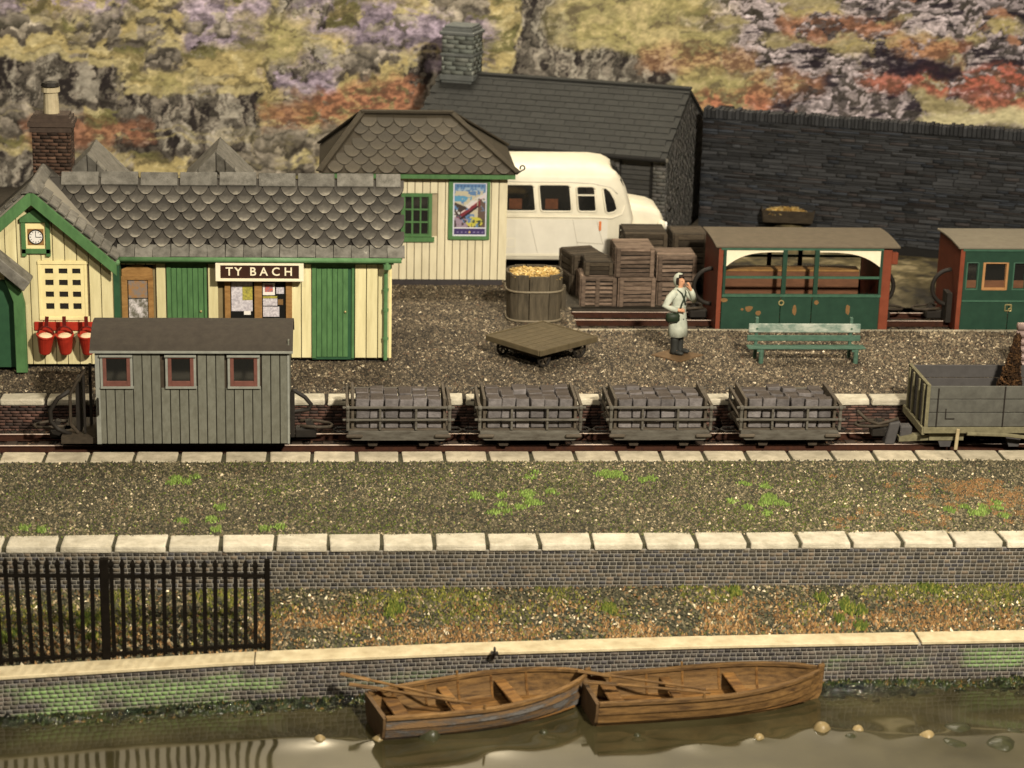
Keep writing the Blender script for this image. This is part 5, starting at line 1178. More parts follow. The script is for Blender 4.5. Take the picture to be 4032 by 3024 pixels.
def ring(cx, cy, z, rx, ry, n=18, ripple=0): return [(cx+rx*(1+ripple*math.sin(5*a))*math.cos(a), cy+ry*(1+ripple*math.sin(5*a+1))*math.sin(a), z) for a in [2*PI*i/n for i in range(n)]]
MB().loft([ring(0, 0, .40, .245, .21, ripple=.06), ring(0, 0, .62, .225, .19, ripple=.05), ring(0, 0, .88, .20, .16, ripple=.03), ring(0, 0, 1.06, .175, .14), ring(0, 0, 1.22, .195, .15), ring(0, 0, 1.36, .205, .135), ring(0, 0, 1.44, .15, .11), ring(0, 0, 1.48, .085, .085)]).build('raincoat', M['coat'], pe, local=True, smooth=True)
MB().tube([(-.15, 0, 1.39), (-.26, .06, 1.28), (-.385, .10, 1.11), (-.32, -.02, 1.06), (-.235, -.12, 1.025)], [.085, .085, .078, .066, .055], 10).build('sleeve', M['coat'], pe, local=True, smooth=True)
MB().tube([(.15, 0, 1.39), (.235, -.11, 1.28), (.275, -.205, 1.18), (.20, -.215, 1.31), (.14, -.21, 1.42)], [.085, .082, .075, .064, .052], 10).build('sleeve', M['coat'], pe, local=True, smooth=True)
MB().ell((0, .015, 1.63), (.135, .14, .165), 16, 12, keep=lambda x, y, z: y > -.035 or z > 1.76).build('hood', M['coat'], pe, local=True, smooth=True)
MB().ell((0, .005, 1.64), (.118, .118, .14), 14, 10, keep=lambda x, y, z: y > -.055 or z > 1.715).build('hair', M['hair'], pe, local=True, smooth=True)
MB().lathe([(.182, 1.035), (.19, 1.05), (.19, 1.075), (.182, 1.09)], 18, ax=.8).build('belt', M['coat'], pe, local=True)
b = MB()
for sx in (-.06, .06): b.ell((sx, -.105, 1.645), (.013, .008, .008), 6, 4)
b.build('eyes', M['hair'], pe, local=True); MB().ell((0, -.112, 1.555), (.028, .01, .008), 8, 4).build('mouth', M['red_dark'], pe, local=True)
for z, y in ((1.30, -.15), (1.18, -.148), (.96, -.155), (.80, -.175)):
    for sx in (-.05, .06): MB().ell((sx, y, z), (.014, .012, .014), 6, 4).build('button', M['boot'], pe, local=True)
for sx in (-1, 1):
    MB().loft([ring(sx*.10, .0, z, rx, ry, 12) for z, rx, ry in ((.44, .095, .10), (.30, .085, .09), (.12, .075, .085), (.06, .08, .10), (0, .082, .105))]).ell((sx*.115, -.13, .045), (.072, .13, .05), 10, 6).build('boot', M['boot'], pe, local=True, smooth=True)
bg = thing('shoulder_bag', 'dark green bag hanging from a strap at the hip of the person', 'bag', (3.42, -.30, .9))
MB().box(-.16, .14, -.09, .07, -.13, .09).build('pouch', M['bag'], bg, local=True, bevel=.05, smooth=True)
cz, sz = math.cos(math.radians(48)), math.sin(math.radians(48))
P2 = lambda x, y, z: (3.56+x*cz-y*sz-3.42, -.12+x*sz+y*cz+.30, z+.035-.9)
MB().tube([P2(-.20, -.16, 1.0), P2(-.13, -.165, 1.15), P2(-.04, -.165, 1.28), P2(.04, -.145, 1.38), P2(.07, -.05, 1.46)], .016, 6).build('strap', M['bag'], bg, local=True, smooth=True)
MB().tube([P2(.02, -.155, 1.1), P2(-.05, -.17, 1.25), P2(-.11, -.14, 1.38), P2(-.13, -.02, 1.45)], .016, 6).build('strap', M['bag'], bg, local=True, smooth=True)
o = MB().prism([(2.99, -.24), (3.55, -.76), (4.14, -.24), (3.50, .22)], 'z', -.005, .03).build('base_plate', M['plate'], bevel=.008); tag(o, 'thin brown square plate under the boots of the person', 'base plate')

# ------------------------------------------------------------------ vehicles: shared small gear
def wheelset(parent, x, yc, zr, r=.2, half=.35):
    for s in (-1, 1):
        MB().cyl((x, yc+s*(half-.02), zr+r), (x, yc+s*(half+.04), zr+r), r, 18).build('wheel', M['iron'], parent)
def coupling(parent, x, yc, z, d):
    """block with a curved loop, d = +1 pointing to +x"""
    MB().box(min(x, x+d*.42), max(x, x+d*.42), yc-.14, yc+.14, z-.12, z+.06).build('coupling_block', M['iron'], parent, bevel=.02)
    pts = [(x+d*.10, yc-.17, z+.14), (x+d*.45, yc-.20, z+.12), (x+d*.68, yc-.12, z+.10), (x+d*.74, yc, z+.10), (x+d*.68, yc+.12, z+.10), (x+d*.45, yc+.20, z+.12), (x+d*.10, yc+.17, z+.14)]
    MB().tube(pts, .032, 6).build('coupling_loop', M['iron_brown'], parent, smooth=True)
    MB().hexa([(x+d*.26, yc-.1, z+.06), (x+d*.40, yc-.1, z+.06), (x+d*.40, yc+.1, z+.06), (x+d*.26, yc+.1, z+.06), (x+d*.20, yc-.08, z+.2), (x+d*.30, yc-.08, z+.22), (x+d*.30, yc+.08, z+.22), (x+d*.20, yc+.08, z+.2)]).build('coupling_hook', M['iron'], parent)

# ------------------------------------------------------------------ grey van
TC = -4.47
vn = thing('goods_van', 'grey planked van with three small red framed windows and brown curved roof', 'van', (-6.6, TC, -.5))
VX0, VX1, VY0, VY1, VZ0, VZ1 = -8.43, -4.77, -5.24, -3.72, -.32, 1.55
vb = MB().box(VX0+.02, VX1-.02, VY0+.03, VY1, VZ0+.02, VZ1).build('body', M['iron_brown'], vn)
wins = [(-8.33, -7.75), (-7.10, -6.55), (-5.92, -5.34)]
holes = [(a-.0, c+.0, .80, 1.50) for a, c in wins]
planks(VX0, VX1, VZ0, VZ1+.0, VY0+.02, .174, M['van'], vb, holes=holes, th=.028)
MB().box(VX0-.012, VX0+.07, VY0-.022, VY0+.02, VZ0, VZ1).box(VX1-.03, VX1+.012, VY0-.022, VY0+.02, VZ0, VZ1).build('corner_strip', M['van_trim'], vn)
MB().box(VX1-.02, VX1+.01, VY0, VY1, VZ0, VZ1+.2).build('end_wall', M['van'], vn)
for a, c in wins:
    w = MB().box(a, c, VY0+.0, VY0+.03, .80, 1.50).build('window', M['dark'], vn)
    b = MB().box(a+.03, a+.10, VY0-.035, VY0+.0, .84, 1.43).box(c-.10, c-.03, VY0-.035, VY0, .84, 1.43).box(a+.10, c-.10, VY0-.036, VY0, .84, .95).box(a+.10, c-.10, VY0-.03, VY0, 1.39, 1.43); b.build('frame', M['frame_red'], w, bevel=.006)
    MB().box(a+.09, c-.09, VY0-.012, VY0-.006, .94, 1.40).build('pane', M['glass'], w)
    MB().box(a-.03, c+.02, VY0-.075, VY0+.0, 1.43, 1.47).box(a-.02, c+.03, VY0-.06, VY0, .80, .845).build('sill', M['van_trim'], w, bevel=.005)
    MB().box(a-.015, a+.03, VY0-.03, VY0, .845, 1.43).box(c-.03, c+.015, VY0-.03, VY0, .845, 1.43).build('surround', M['van_trim'], w)
n = 18; pr = []
for i in range(n+1):
    t = i/n; y = VY0-.09+(VY1-VY0+.18)*t; pr.append((y, 1.56+.39*math.sin(PI*t)**.75))
pr2 = [(y, z-.045) for y, z in pr[::-1]]
MB().prism(pr+pr2, 'x', VX0-.10, VX1+.08).build('roof', M['van_roof'], vn, smooth=False)
MB().box(VX0-.10, VX1+.08, VY0-.10, VY0-.06, 1.52, 1.565).build('roof_edge', M['van_trim'], vn)
MB().prism([(y, max(1.5, z-.05)) for y, z in pr]+[(VY1, 1.5), (VY0, 1.5)], 'x', VX1-.02, VX1+.008).build('end_wall', M['van'], vn)
MB().tube([(VX0+.02, VY0-.02, .60), (VX0+.03, VY0-.07, .60), (VX0+.03, VY0-.07, .28), (VX0+.02, VY0-.02, .28)], .018, 6).build('grab_handle', M['iron'], vn)
MB().box(VX0-.72, VX0, VY0+.15, VY1-.1, VZ0-.05, VZ0+.08).build('end_platform', M['iron_brown'], vn)
MB().box(VX0-.46, VX0-.36, -4.75, -4.25, -.22, .78).build('brake_box', M['iron'], vn)
MB().box(VX0-.24, VX0-.19, -4.4, -4.3, -.22, 1.02).box(VX0-.30, VX0-.26, -4.9, -4.85, -.22, .95).build('post', M['iron'], vn)
MB().tube([(VX0-.20, -4.86, 1.10), (VX0-.42, -4.86, .80), (VX0-.55, -4.86, .55), (VX0-.56, -4.86, -.05), (VX0-.42, -4.86, -.22)], .032, 6).build('end_rail', M['iron_brown'], vn)
MB().tube([(VX0-.56, -4.86, .62), (VX0-.78, -4.88, .48), (VX0-.93, -4.9, .25), (VX0-.93, -4.9, .02), (VX0-.80, -4.9, -.14), (VX0-.55, -4.88, -.25)], .045, 8).build('hose', M['iron'], vn, smooth=True)
MB().tube([(VX1+.04, -4.86, .62), (VX1+.10, -4.86, .63), (VX1+.30, -4.86, .50), (VX1+.42, -4.86, .35), (VX1+.38, -4.86, .25), (VX1+.08, -4.86, .20), (VX1+.04, -4.86, .24)], .042, 8).build('hose', M['iron'], vn, smooth=True)
MB().box(VX1+.02, VX1+.10, -4.92, -4.8, -.3, .62).build('post', M['iron'], vn)
MB().box(VX0+.1, VX1-.1, VY0+.15, VY1-.15, -.42, -.31).build('underframe', M['iron'], vn)
coupling(vn, VX0-.58, TC, -.30, -1); coupling(vn, VX1+.1, TC, -.30, 1)
for x in (-7.7, -5.6): wheelset(vn, x, TC, -.5, .2)

# ------------------------------------------------------------------ slate wagons and their loads
LAB = ['slate wagon next to the grey van', 'second slate wagon from the grey van', 'third slate wagon from the grey van', 'slate wagon furthest right, next to the open wagon coupling']
WX = [-2.65, -.08, 2.50, 5.085]
sg = thing('slate_wagon', 'grey railed '+LAB[0], 'wagon', (WX[0], TC, -.5), 0, 'slate wagons in the train')
def lb(*a): return MB().box(*a)
gw = M['grey_wood']
lb(-.98, .98, -.58, .58, .34, .40).build('floor', M['grey_wood_brown'], sg, local=True)
for s in (-1, 1):
    MB().prism([(-.88, .18), (.88, .18), (.98, .24), (.98, .38), (-.98, .38), (-.98, .24)], 'y', s*.60-.03, s*.60+.03).build('sole_beam', gw, sg, local=True, bevel=.01)
    for xx in (-1, 1): MB().box(min(xx*.70, xx*1.02), max(xx*.70, xx*1.02), s*.67-.03, s*.67+.03, .255, .325).build('end_block', M['grey_wood_brown'], sg, local=True, bevel=.02)
    for z in (.615, .865): MB().box(-1.09, 1.09, s*.64-.02, s*.64+.02, z-.022, z+.022).build('side_rail', gw, sg, local=True, bevel=.008)
    for xx in (-.36, .34): MB().box(xx-.022, xx+.022, s*.612-.02, s*.612+.02, .40, .86).build('upright', gw, sg, local=True, bevel=.006)
    for xx in (-.99, .99):
        MB().cyl((xx, s*.63, .40), (xx, s*.63, .90), .034, 8).ell((xx, s*.66, .865), (.05, .05, .05), 8, 6).ell((xx, s*.66, .615), (.045, .05, .045), 8, 6).build('corner_post', gw, sg, local=True)
    MB().box(s*1.0-.03, s*1.0+.03, -.66, .66, .84, .91).build('end_rail', M['grey_wood_brown'], sg, local=True, bevel=.008)
    MB().box(s*1.0-.02, s*1.0+.02, -.62, .62, .59, .64).build('end_rail', M['grey_wood_brown'], sg, local=True, bevel=.008)
    MB().box(s*.895-.028, s*.895+.028, -.56, .56, .40, 1.02).build('end_board', M['grey_wood_brown'], sg, local=True, bevel=.008)
    for xx in (-.5, .5): MB().prism([(xx-.13, .18), (xx+.13, .18), (xx+.08, .03), (xx-.08, .03)], 'y', s*.45-.05, s*.45+.05).build('axle_box', M['iron_brown'], sg, local=True)
    MB().tube([(s*.98, -.12, .2), (s*1.2, -.13, .2), (s*1.27, 0, .2), (s*1.2, .13, .2), (s*.98, .12, .2)], .025, 6).build('coupling_link', M['iron'], sg, local=True)
for xx in (-.5, .5):
    for s in (-1, 1): MB().cyl((xx, s*.34, .19), (xx, s*.40, .19), .19, 16).build('wheel', M['iron'], sg, local=True)
wag = [sg]+[dup(sg, (WX[i], TC, -.5), ['', 'grey railed ', 'pale grey railed ', 'pale grey railed '][i]+LAB[i]) for i in (1, 2, 3)]
wag[0]['label'] = 'brown stained railed '+LAB[0]
bm_ = []
for i in range(8):
    b = MB(); j = lambda s=.012: R.uniform(-s, s); w, d, hh = .128, .092, .094
    b.hexa([(-w+j(), -d+j(), -hh), (w+j(), -d+j(), -hh), (w+j(), d+j(), -hh), (-w+j(), d+j(), -hh), (-w+j(), -d+j(), hh+j()), (w+j(), -d+j(), hh+j()), (w+j(), d+j(), hh+j()), (-w+j(), d+j(), hh+j())])
    me = b.mesh('slate_block', bevel=.014); me.materials.append(M['slate_block']); bm_.append(me)
for k in range(4):
    for c in range(6):
        cz = R.uniform(-.015, .02)
        for r in range(6):
            for lz in range(3):
                if r > 0 and lz < 2: continue
                o = link('slate_block', R.choice(bm_), None)
                o.location = (WX[k]-.70+c*.28+R.uniform(-.008, .008), TC-.44+r*.198+R.uniform(-.01, .01), -.5+.50+lz*.205+(-.085 if r else 0)+(cz if lz == 2 else 0)+(R.uniform(-.055, .04) if r and lz == 2 else 0))
                o.rotation_euler = (R.uniform(-.05, .05)+(.07 if k < 2 and lz == 2 and r else 0), R.uniform(-.03, .03), R.uniform(-.05, .05))
                wn = ['the slate wagon next to the grey van', 'the second slate wagon from the van', 'the third slate wagon from the van', 'the slate wagon furthest right'][k]
                od = ['first', 'second', 'third', 'fourth', 'fifth', 'sixth'][c]
                lb_ = f"slate block {od} from left, {['bottom', 'middle', 'top'][lz]} front layer, {wn}" if r == 0 else f"slate block {od} from left, {['', 'second', 'third', 'fourth', 'fifth', 'back'][r]} top row, {wn}"
                tag(o, lb_, 'slate block', ['slate blocks in the first wagon', 'slate blocks in the second wagon', 'slate blocks in the third wagon', 'slate blocks in the fourth wagon'][k])

# ------------------------------------------------------------------ open wagon
ow = thing('open_wagon', 'grey three plank open wagon at the right edge with tan lower frame', 'wagon', (9.6, TC, -.5))
OX0, OX1, OY0, OY1 = 7.76, 11.6, -5.24, -3.72
for i, (z0, z1) in enumerate(((0, .29), (.30, .565), (.575, .84))):
    MB().box(OX0, OX1, OY0, OY0+.05, z0+.004, z1).build('side_plank', M['open_grey'], ow, bevel=.008)
    MB().box(OX0, OX1, OY1-.05, OY1, z0+.004, z1).build('side_plank', M['open_in'], ow, bevel=.008)
    MB().box(OX1-.05, OX1, OY0+.05, OY1-.05, z0+.004, z1).build('end_plank', M['open_in'], ow)
    MB().box(OX0, OX0+.05, OY0+.051, OY1-.051, z0+.004, z1).build('end_plank', M['open_in'], ow, bevel=.008)
MB().box(OX0+.05, OX1-.05, OY0+.05, OY1-.05, .02, .06).build('floor', M['open_in'], ow)
for y in (-5.05, -4.68, -4.25, -3.92): MB().box(OX0-.04, OX0-.002, y-.045, y+.045, -.05, .83).build('end_rib', M['open_trim'], ow, bevel=.006)
MB().box(OX0-.01, OX0+.06, OY0+.0, OY1, .84, .87).build('end_capping', M['open_trim'], ow)
MB().box(OX0-.02, OX0+.05, OY0-.02, OY0-.002, -.02, .84).build('corner_strap', M['open_trim'], ow)
for x, z0, z1 in ((7.98, .0, .80), (9.32, .0, .84), (10.6, 0, .84)): MB().box(x-.014, x+.014, OY0-.014, OY0-.001, z0, z1).build('iron_strap', M['iron'], ow)
MB().box(8.145, 8.165, OY0-.012, OY0-.001, .16, .38).box(8.165, 8.34, OY0-.012, OY0-.001, .16, .18).build('iron_strap', M['iron'], ow)
MB().box(OX0-.03, OX1, OY0-.03, OY0+.05, -.13, -.004).build('side_sill', M['open_trim'], ow, bevel=.01)
MB().box(OX0-.06, OX0, OY0-.01, OY1, -.17, -.01).build('headstock', M['open_trim'], ow, bevel=.01)
MB().hexa([(7.35, -4.9, -.42), (8.0, -5.1, -.32), (8.0, -4.9, -.32), (7.35, -4.7, -.42), (7.35, -4.9, -.33), (8.0, -5.1, -.2), (8.0, -4.9, -.2), (7.35, -4.7, -.33)]).box(7.9, 8.6, -5.12, -5.05, -.32, -.19).build('sole_bar', M['open_trim'], ow)
MB().bar((8.42, OY0-.06, -.02), (8.40, OY0-.06, -.46), .07, .04, (0, 1, 0)).build('brake_handle', mat('brake_handle_paint', (.42, .34, .2), (.25, .2, .11), 8, .6), ow, bevel=.01)
MB().tube([(8.6, OY0-.07, -.12), (9.4, OY0-.07, -.15), (10.4, OY0-.07, -.27), (11.4, OY0-.07, -.42)], .04, 6).build('brake_lever', M['open_trim'], ow)
MB().box(8.0, 11.4, -5.0, -3.9, -.28, -.14).build('underframe', M['iron'], ow)
for x in (8.22, 9.62, 10.9):
    MB().prism([(x-.17, -.22), (x+.17, -.22), (x+.12, -.46), (x-.08, -.46)], 'y', -5.10, -4.98).build('axle_box', M['open_in'], ow)
    wheelset(ow, x, TC, -.5, .19)
coupling(ow, OX0-.5, TC-.1, -.26, -1)
MB().tube([(6.5, -4.75, .18), (6.72, -4.75, -.02), (6.95, -4.75, -.10), (7.2, -4.75, -.03), (7.35, -4.75, .02)], .035, 6).build('hose', M['iron_brown'], ow, smooth=True)
MB().hexa([(7.08, -4.85, -.50), (7.28, -4.85, -.50), (7.28, -4.6, -.50), (7.08, -4.6, -.50), (7.16, -4.85, -.06), (7.38, -4.85, -.02), (7.38, -4.6, -.02), (7.16, -4.6, -.06)]).box(7.38, 7.62, -4.85, -4.6, -.38, -.12).build('buffer_plate', M['open_in'], ow, bevel=.02)
# brown shrub in the wagon
n = 2600; zz = NP.random(n)**1.3; a = NP.random(n)*6.28; rr_ = (1-zz)**.9*.30*np.sqrt(NP.random(n))+.02
P = np.stack([9.58+rr_*np.cos(a)+.12*zz, -4.55+rr_*np.sin(a), (.06+zz*1.62)], 1)
o = pebbles('dead_shrub', P, NP.uniform(.03, .06, n), NP.uniform(.03, .09, n), palette(n, [(44, 30, 17), (62, 43, 25), (30, 20, 12), (84, 60, 36)], [4, 3, 4, 1]), M['fern'], k=4)
tag(o, 'dark brown pointed shrub standing in the open wagon', 'shrub', kind='stuff')
t = thing('ribbed_sheet', 'ribbed pinkish grey sheet standing at the right picture edge behind the shrub', 'sheet', (11.0, -1.2, 0))
for i in range(6): MB().cyl((10.78, -1.2, .10+i*.17), (11.4, -1.2, .10+i*.17), .088, 10).build('rib', M['tin'], t, smooth=True)

# ------------------------------------------------------------------ coaches
def coach_shell(t, x0, x1, rx0, rx1, roofm, right_end=True):
    y0, y1, zb, zt = 2.2, 4.0, -.13, 1.87
    MB().box(x0+.03, x1-.03, y0+.05, y1-.05, zb, zb+.08).build('floor', M['coach_red'], t)
    MB().box(x0, x0+.06, y0, y1, zb, zt).build('end_panel', M['coach_red'], t, bevel=.01)
    n = 12; pr = [(y0-.07+(y1-y0+.14)*i/n, 1.90+.045*math.sin(PI*i/n)) for i in range(n+1)]
    MB().prism(pr+[(y, z-.05) for y, z in pr[::-1]], 'x', rx0, rx1).build('roof', roofm, t, bevel=.012)
    MB().box(x0+.05, x1-.0, y0-.05, y0+.02, 1.80, 1.86).build('cornice', M['coach_green_l'], t)
    for x in (x0+.7, x1-.7): wheelset(t, x, 3.1, -.02, .2)
    MB().box(x0+.2, x1-.2, 2.5, 3.7, zb-.02, zb+.0).build('underframe', M['iron'], t)
c1 = thing('coach', 'dark green coach with open arched sides and red ends behind the bench', 'coach', (6.7, 3.1, -.02))
CX0, CX1 = 4.80, 8.60
coach_shell(c1, CX0, CX1, 4.72, 8.98, M['coach_roof'])
MB().box(CX1-.06, CX1, 2.2, 4.0, -.13, 1.87).build('end_panel', M['coach_red'], c1)
MB().box(CX1, CX1+.22, 2.22, 2.34, -.13, 1.80).box(CX1+.22, CX1+.36, 2.22, 2.34, 1.46, 1.74).build('end_post', M['coach_red_lit'], c1, bevel=.01)
MB().box(CX0-.0, CX0+.10, 2.165, 2.2, -.13, 1.83).build('end_post', M['coach_red_lit'], c1)
g, gl = M['coach_green'], M['coach_green_l']
D0, D1 = 6.28, 7.02
for a, c in ((CX0+.12, D0), (D0+.012, D1-.012), (D1, CX1-.01)): MB().box(a, c, 2.18, 2.22, -.11, .70).build('side_panel', g, c1, bevel=.01)
MB().box(CX0+.1, CX1, 3.97, 4.0, -.11, .72).build('side_panel', g, c1)
MB().box(CX0+.12, CX1, 2.15, 2.23, .70, .76).build('waist_rail', gl, c1)
MB().box(CX0+.12, CX1, 2.17, 2.22, 1.13, 1.18).build('hand_rail', gl, c1); MB().box(CX0+.12, CX1, 3.96, 3.99, 1.2, 1.26).build('hand_rail', g, c1)
for x, w in ((CX0+.12, .06), (D0-.0, .10), (D1-.0, .10), (CX1-.06, .06)):
    MB().box(x, x+w, 2.16, 2.23, .76, 1.80).build('pillar', g, c1)
    MB().box(x, x+w, 3.95, 3.99, .72, 1.80).build('pillar', M['dark'], c1)
for x0_, x1_, sgn in ((CX0+.18, D0, 1), (D1+.10, CX1-.06, -1)):
    L_ = x1_-x0_; top = 1.80; pl = []
    for i in range(13):
        f = i/12; d = .05+.34*(1-f)**3.4
        pl.append((x0_+f*L_ if sgn > 0 else x1_-f*L_, top-d))
    pl = [(x0_ if sgn > 0 else x1_, top)]+pl+[(x1_ if sgn > 0 else x0_, top)]
    MB().prism(pl, 'y', 2.175, 2.20).build('spandrel', M['sign_white'], c1)
for y in (2.95, 3.25): MB().box(CX0+.1, CX1-.35, y-.03, y+.03, .3, 1.12).build('seat_back', M['seat_wood'], c1)
MB().box(CX0+.1, CX1-.35, 2.9, 3.3, 1.12, 1.16).build('seat_top', M['oak'], c1)
MB().box(CX0+.1, CX1-.2, 2.5, 2.92, .42, .48).build('seat', M['seat_wood'], c1)
MB().torus((D0+.02, 2.165, .56), .055, .016, 'y', 14, 6).build('handle', M['brass'], c1)
for cx_, cz_, rx_, rz_ in ((6.62, .38, .06, .13), (7.86, .40, .055, .14), (5.56, .42, .10, .08), (5.78, .32, .07, .06), (4.98, .62, .10, .05), (7.12, .57, .06, .06), (5.40, .4, .04, .03)):
    MB().prism([(cx_+rx_*math.cos(a)*R.uniform(.7, 1.1), cz_+rz_*math.sin(a)*R.uniform(.7, 1.1)) for a in [k*PI/5 for k in range(10)]], 'y', 2.172, 2.1795).build('worn_patch', M['ochre'], c1)
for xb, d in ((CX0, -1), (CX1, 1)):
    MB().torus((xb+d*.02, 2.75, .80), .42, .05, 'y', 14, 7, PI, -PI/2 if d > 0 else PI/2).build('hose', M['iron'], c1, smooth=True)
    coupling(c1, xb+d*.05, 3.1, .1, d)
c2 = thing('coach', 'dark green closed coach with square windows at the right edge', 'coach', (12.4, 3.1, -.02))
X0 = 10.40
coach_shell(c2, X0, 14.4, 10.34, 14.5, M['coach_roof_g'])
MB().box(X0-.0, X0+.10, 2.165, 2.2, -.13, 1.83).build('end_post', M['coach_red_lit'], c2)
for x in (X0+.11,):
    MB().box(x, 11.62, 2.18, 2.22, -.11, .60).build('side_panel', g, c2); MB().box(11.64, 14.4, 2.18, 2.22, -.11, .60).build('side_panel', g, c2)
    MB().box(x, 14.4, 2.175, 2.22, .64, .88).build('side_panel', g, c2); MB().box(x, 14.4, 2.18, 2.22, 1.53, 1.82).build('side_panel', g, c2)
    MB().box(x, 14.4, 2.155, 2.22, .60, .64).build('waist_rail', gl, c2)
wx = [(10.56, 10.86, 0), (10.95, 11.55, 1), (11.66, 11.98, 0), (12.1, 12.7, 1), (12.8, 13.1, 0)]
px_ = X0+.11
for a, c, k in wx:
    MB().box(px_, a, 2.18, 2.22, .88, 1.53).build('pillar', g, c2); px_ = c
    w = MB().box(a, c, 2.23, 2.24, .88, 1.53).build('window', M['glass'], c2)
    e = .055 if k else .03; b = MB().box(a, a+e, 2.165, 2.228, .88, 1.53).box(c-e, c, 2.165, 2.228, .88, 1.53).box(a+e, c-e, 2.165, 2.228, .88, .88+e).box(a+e, c-e, 2.165, 2.228, 1.53-e*.5, 1.53); b.build('frame', mat('orange_wood_frame', (.42, .22, .09), (.3, .15, .06), 8, .5) if k else M['coach_green_l'], w, bevel=.006)
    MB().box(a+e, c-e, 2.2285, 2.2295, .92, 1.1).build('seat_back', M['seat_wood'], w)
MB().torus((11.62, 2.165, .46), .10, .018, 'y', 4, 4, 2*PI, PI/4).torus((11.66, 2.15, .42), .035, .012, 'y', 10, 5).build('handle', M['brass'], c2)
MB().torus((X0-.02, 2.75, .80), .42, .05, 'y', 14, 7, PI, PI/2).build('hose', M['iron'], c2, smooth=True)
MB().box(X0-.12, X0, 2.55, 2.95, .0, .7).build('brake_box', M['iron'], c2); coupling(c2, X0-.05, 3.1, .1, -1)

# ------------------------------------------------------------------ railings on the quay
fe = thing('railing_fence', 'black iron railings with spear tops standing behind the pale coping at the left', 'fence', (-8, -12.4, ZC))
fo = wloc(fe)
def ftop(x): return np.interp(x, [-11, -9.06, -4.99], [.38, .25, -.02])
def fy(x): return float(cop_y(x))+.06
pk = {}
x = -10.9
while x < -5.05:
    if abs(x+7.60) > .12:
        H_ = float(ftop(x))-ZC; lx = .012*(H_/1.8)*(-1 if x < -8 else .0)
        b = MB().box(-.033, .033, -.024, .024, 0, H_-.17); b.add([(-.027, -.022, H_-.17), (.027, -.022, H_-.17), (.027, .022, H_-.17), (-.027, .022, H_-.17), (-.05, -.03, H_-.10), (.05, -.03, H_-.10), (.05, .03, H_-.10), (-.05, .03, H_-.10), (0, 0, H_+.01)],
              [(0, 1, 5, 4), (1, 2, 6, 5), (2, 3, 7, 6), (3, 0, 4, 7), (4, 5, 8), (5, 6, 8), (6, 7, 8), (7, 4, 8)])
        o = link('picket', b.mesh('picket'), M['fence'], fe, loc=Vector((x, fy(x), ZC))-fo); o.rotation_euler = (R.uniform(-.01, .01), R.uniform(-.012, .012)+lx, 0)
    x += .163
for xa, xb in ((-11, -6.5), (-6.5, -5.0)):
    xs = np.linspace(xa, xb, 12); MB().loft([[(x, fy(x)-.028, float(ftop(x))-.30-(.03 if xa < -7 else 0)), (x, fy(x)+.028, float(ftop(x))-.30-(.03 if xa < -7 else 0)), (x, fy(x)+.028, float(ftop(x))-.24-(.03 if xa < -7 else 0)), (x, fy(x)-.028, float(ftop(x))-.24-(.03 if xa < -7 else 0))] for x in xs]).build('top_rail', M['fence'], fe)
xs = np.linspace(-11, -5, 20); MB().loft([[(x, fy(x)-.025, ZC+.06), (x, fy(x)+.025, ZC+.06), (x, fy(x)+.025, ZC+.11), (x, fy(x)-.025, ZC+.11)] for x in xs]).build('bottom_rail', M['fence'], fe)
MB().box(-7.67, -7.53, fy(-7.6)-.06, fy(-7.6)+.06, ZC, .16).build('post', M['fence'], fe, bevel=.01)
MB().box(-5.04, -4.95, fy(-5)-.045, fy(-5)+.045, ZC, -.0).build('post', M['fence'], fe, bevel=.01)

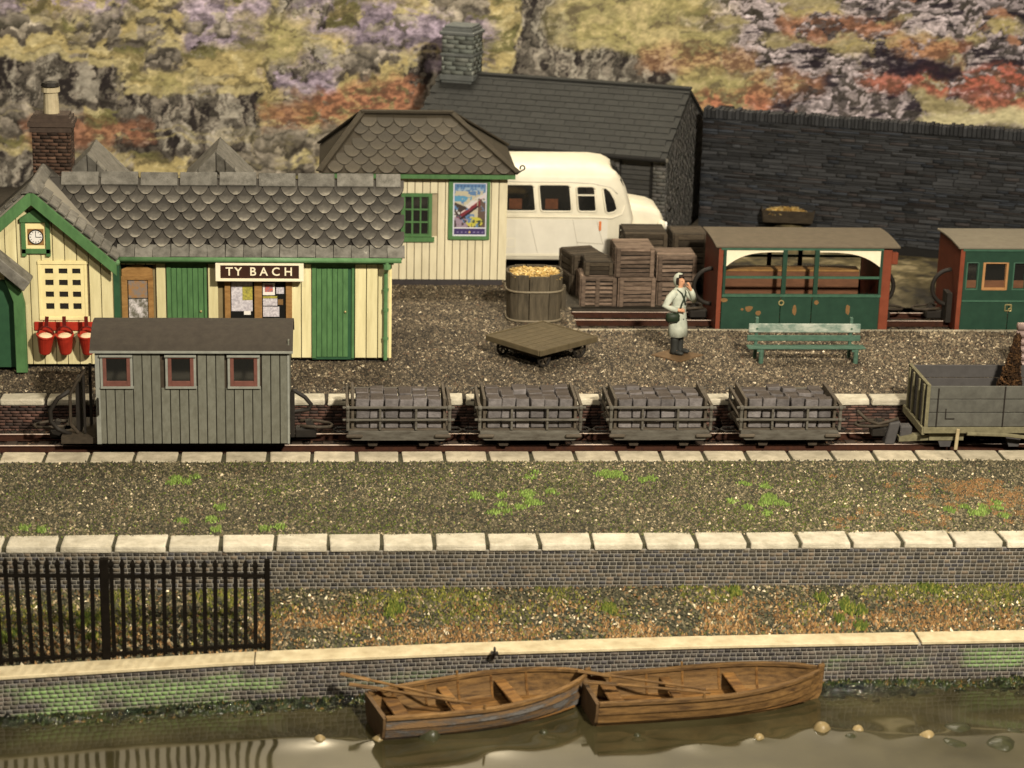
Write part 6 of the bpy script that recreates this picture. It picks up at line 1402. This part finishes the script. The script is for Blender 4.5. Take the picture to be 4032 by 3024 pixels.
# ------------------------------------------------------------------ rowing boats
def boat(x, y, rz, L, beam, stern, lab, side_m):
    t = thing('rowing_boat', lab, 'boat', (x, y, ZW), rz, 'wooden rowing boats by the quay')
    def hw(s): return (stern/2+(beam/2-stern/2)*math.sin(min(1, s/.5)*PI/2))*(1 if s < .5 else max(.02, math.cos((s-.5)/.5*PI/2)**.62))
    def gz_(s): return .43+.10*max(0, s-.4)**1.5/.46+.02*(1-s)
    def kz(s): return -.22+.06*s+.16*max(0, s-.8)/.2*.8
    def sec(s, u, inn=0):
        w = max(.012, hw(s)-inn*.9); g = gz_(s); k = kz(s)+inn
        return (s*L+(.04*u if s > .98 else 0), w*math.sin(min(1, u)*PI/2)**.75, k+(g-k)*(u**1.5))
    ss = [i/18 for i in range(19)]; nk = 5
    for sd in (-1, 1):
        for k in range(nk):
            u0, u1 = k/nk, (k+1)/nk; rings = []
            for s in ss:
                a = sec(s, u0); b = sec(s, u1); e = .010
                rings.append([(a[0], sd*(a[1]+e), a[2]-.012), (b[0], sd*b[1], b[2]), (b[0], sd*(b[1]-.03), b[2]), (a[0], sd*max(0, a[1]-.03), a[2])])
            MB().loft(rings).build('strake', side_m if sd < 0 else M['boat'], t, local=True)
        rings = []
        for s in ss:
            b = sec(s, 1); rings.append([(b[0], sd*(b[1]+.03), b[2]-.03), (b[0], sd*(b[1]+.03), b[2]+.02), (b[0], sd*max(0, b[1]-.06), b[2]+.02), (b[0], sd*max(0, b[1]-.06), b[2]-.03)])
        MB().loft(rings).build('gunwale', M['boat'], t, local=True)
        for s in (.12, .28, .44, .60, .76):
            p = [sec(s, u, .035) for u in (.15, .35, .55, .75, .97)]; MB().tube([(q[0], sd*q[1], q[2]) for q in p], .022, 5).build('rib', M['boat_in'], t, local=True)
        MB().cyl((.44*L, sd*(hw(.44)), gz_(.44)), (.44*L, sd*(hw(.44)), gz_(.44)+.10), .022, 6).build('rowlock', M['boat'], t, local=True)
    # inside floor boards, transom, thwarts, stem
    nb = 6
    for i in range(nb):
        f0 = -1+2*i/nb+.02; f1 = -1+2*(i+1)/nb-.02
        rings = []
        for s in [j/12 for j in range(12)]:
            w = hw(s)*.80; rings.append([(s*L+.03, f0*w, .05), (s*L+.03, f1*w, .05), (s*L+.03, f1*w, .075), (s*L+.03, f0*w, .075)])
        MB().loft(rings).build('floor_board', M['boat_in'], t, local=True)
    pl = [(sd_*sec(0, u)[1], sec(0, u)[2]) for sd_, us in ((1, (.0, .3, .6, .8, 1)), (-1, (1, .8, .6, .3))) for u in us]
    MB().prism(pl, 'x', -.05, .02).build('transom', mat('dark_transom', (.12, .07, .03), (.06, .035, .016), 4, .7, .2, 40), t, local=True)
    for s, w_ in ((.10, .24), (.36, .17), (.64, .20)):
        hwid = hw(s)-.05; MB().box(s*L-w_/2, s*L+w_/2, -hwid, hwid, .29, .33).build('thwart', M['boat_in'], t, local=True, bevel=.01)
    MB().prism([(L-.02, .60), (L+.08, .62), (L+.05, .1), (L-.1, -.2), (L-.2, -.2)], 'y', -.035, .035).build('stem', M['boat'], t, local=True, bevel=.01)
    return t
b1 = boat(-3.22, -13.72, math.radians(16), 3.60, 1.36, 1.02, 'left rowing boat with grey painted side and stern toward the viewer', M['boat_grey'])
b2 = boat(.27, -13.24, math.radians(8.5), 3.95, 1.24, 1.08, 'right rowing boat with bare brown planks and its bow pointing right', M['boat'])
def oar(p, q, lab):
    p = Vector(p); q = Vector(q); t = thing('oar', lab, 'oar', tuple(p), 0, 'oars lying in the boats')
    MB().tube([p, p+(q-p)*.75], .024, 8).build('shaft', M['boat'], t); MB().bar(p+(q-p)*.74, q, .11, .022).build('blade', M['boat'], t, bevel=.006)
oar((-1.95, -13.32, ZW+.36), (-3.80, -12.82, ZW+.60), 'oar lying over the stern of the left boat, nearest the quay wall')
oar((-1.70, -13.50, ZW+.36), (-3.66, -13.20, ZW+.585), 'oar lying over the stern of the left boat, nearer the viewer')
oar((2.2, -13.07, ZW+.36), (.10, -12.77, ZW+.58), 'oar lying in the right boat along its far side')
oar((2.25, -13.20, ZW+.36), (.16, -13.17, ZW+.575), 'oar lying in the right boat over the middle of the stern')
# grey stick leaning at the stern of the left boat, and a mooring ring on the quay
o = MB().torus((-1.25, -12.40, ZC+.05), .06, .018, 'x', 12, 6).box(-1.31, -1.19, -12.44, -12.36, ZC, ZC+.03).build('mooring_ring', M['iron']); tag(o, 'small dark mooring ring on the pale coping behind the left boat', 'mooring ring')
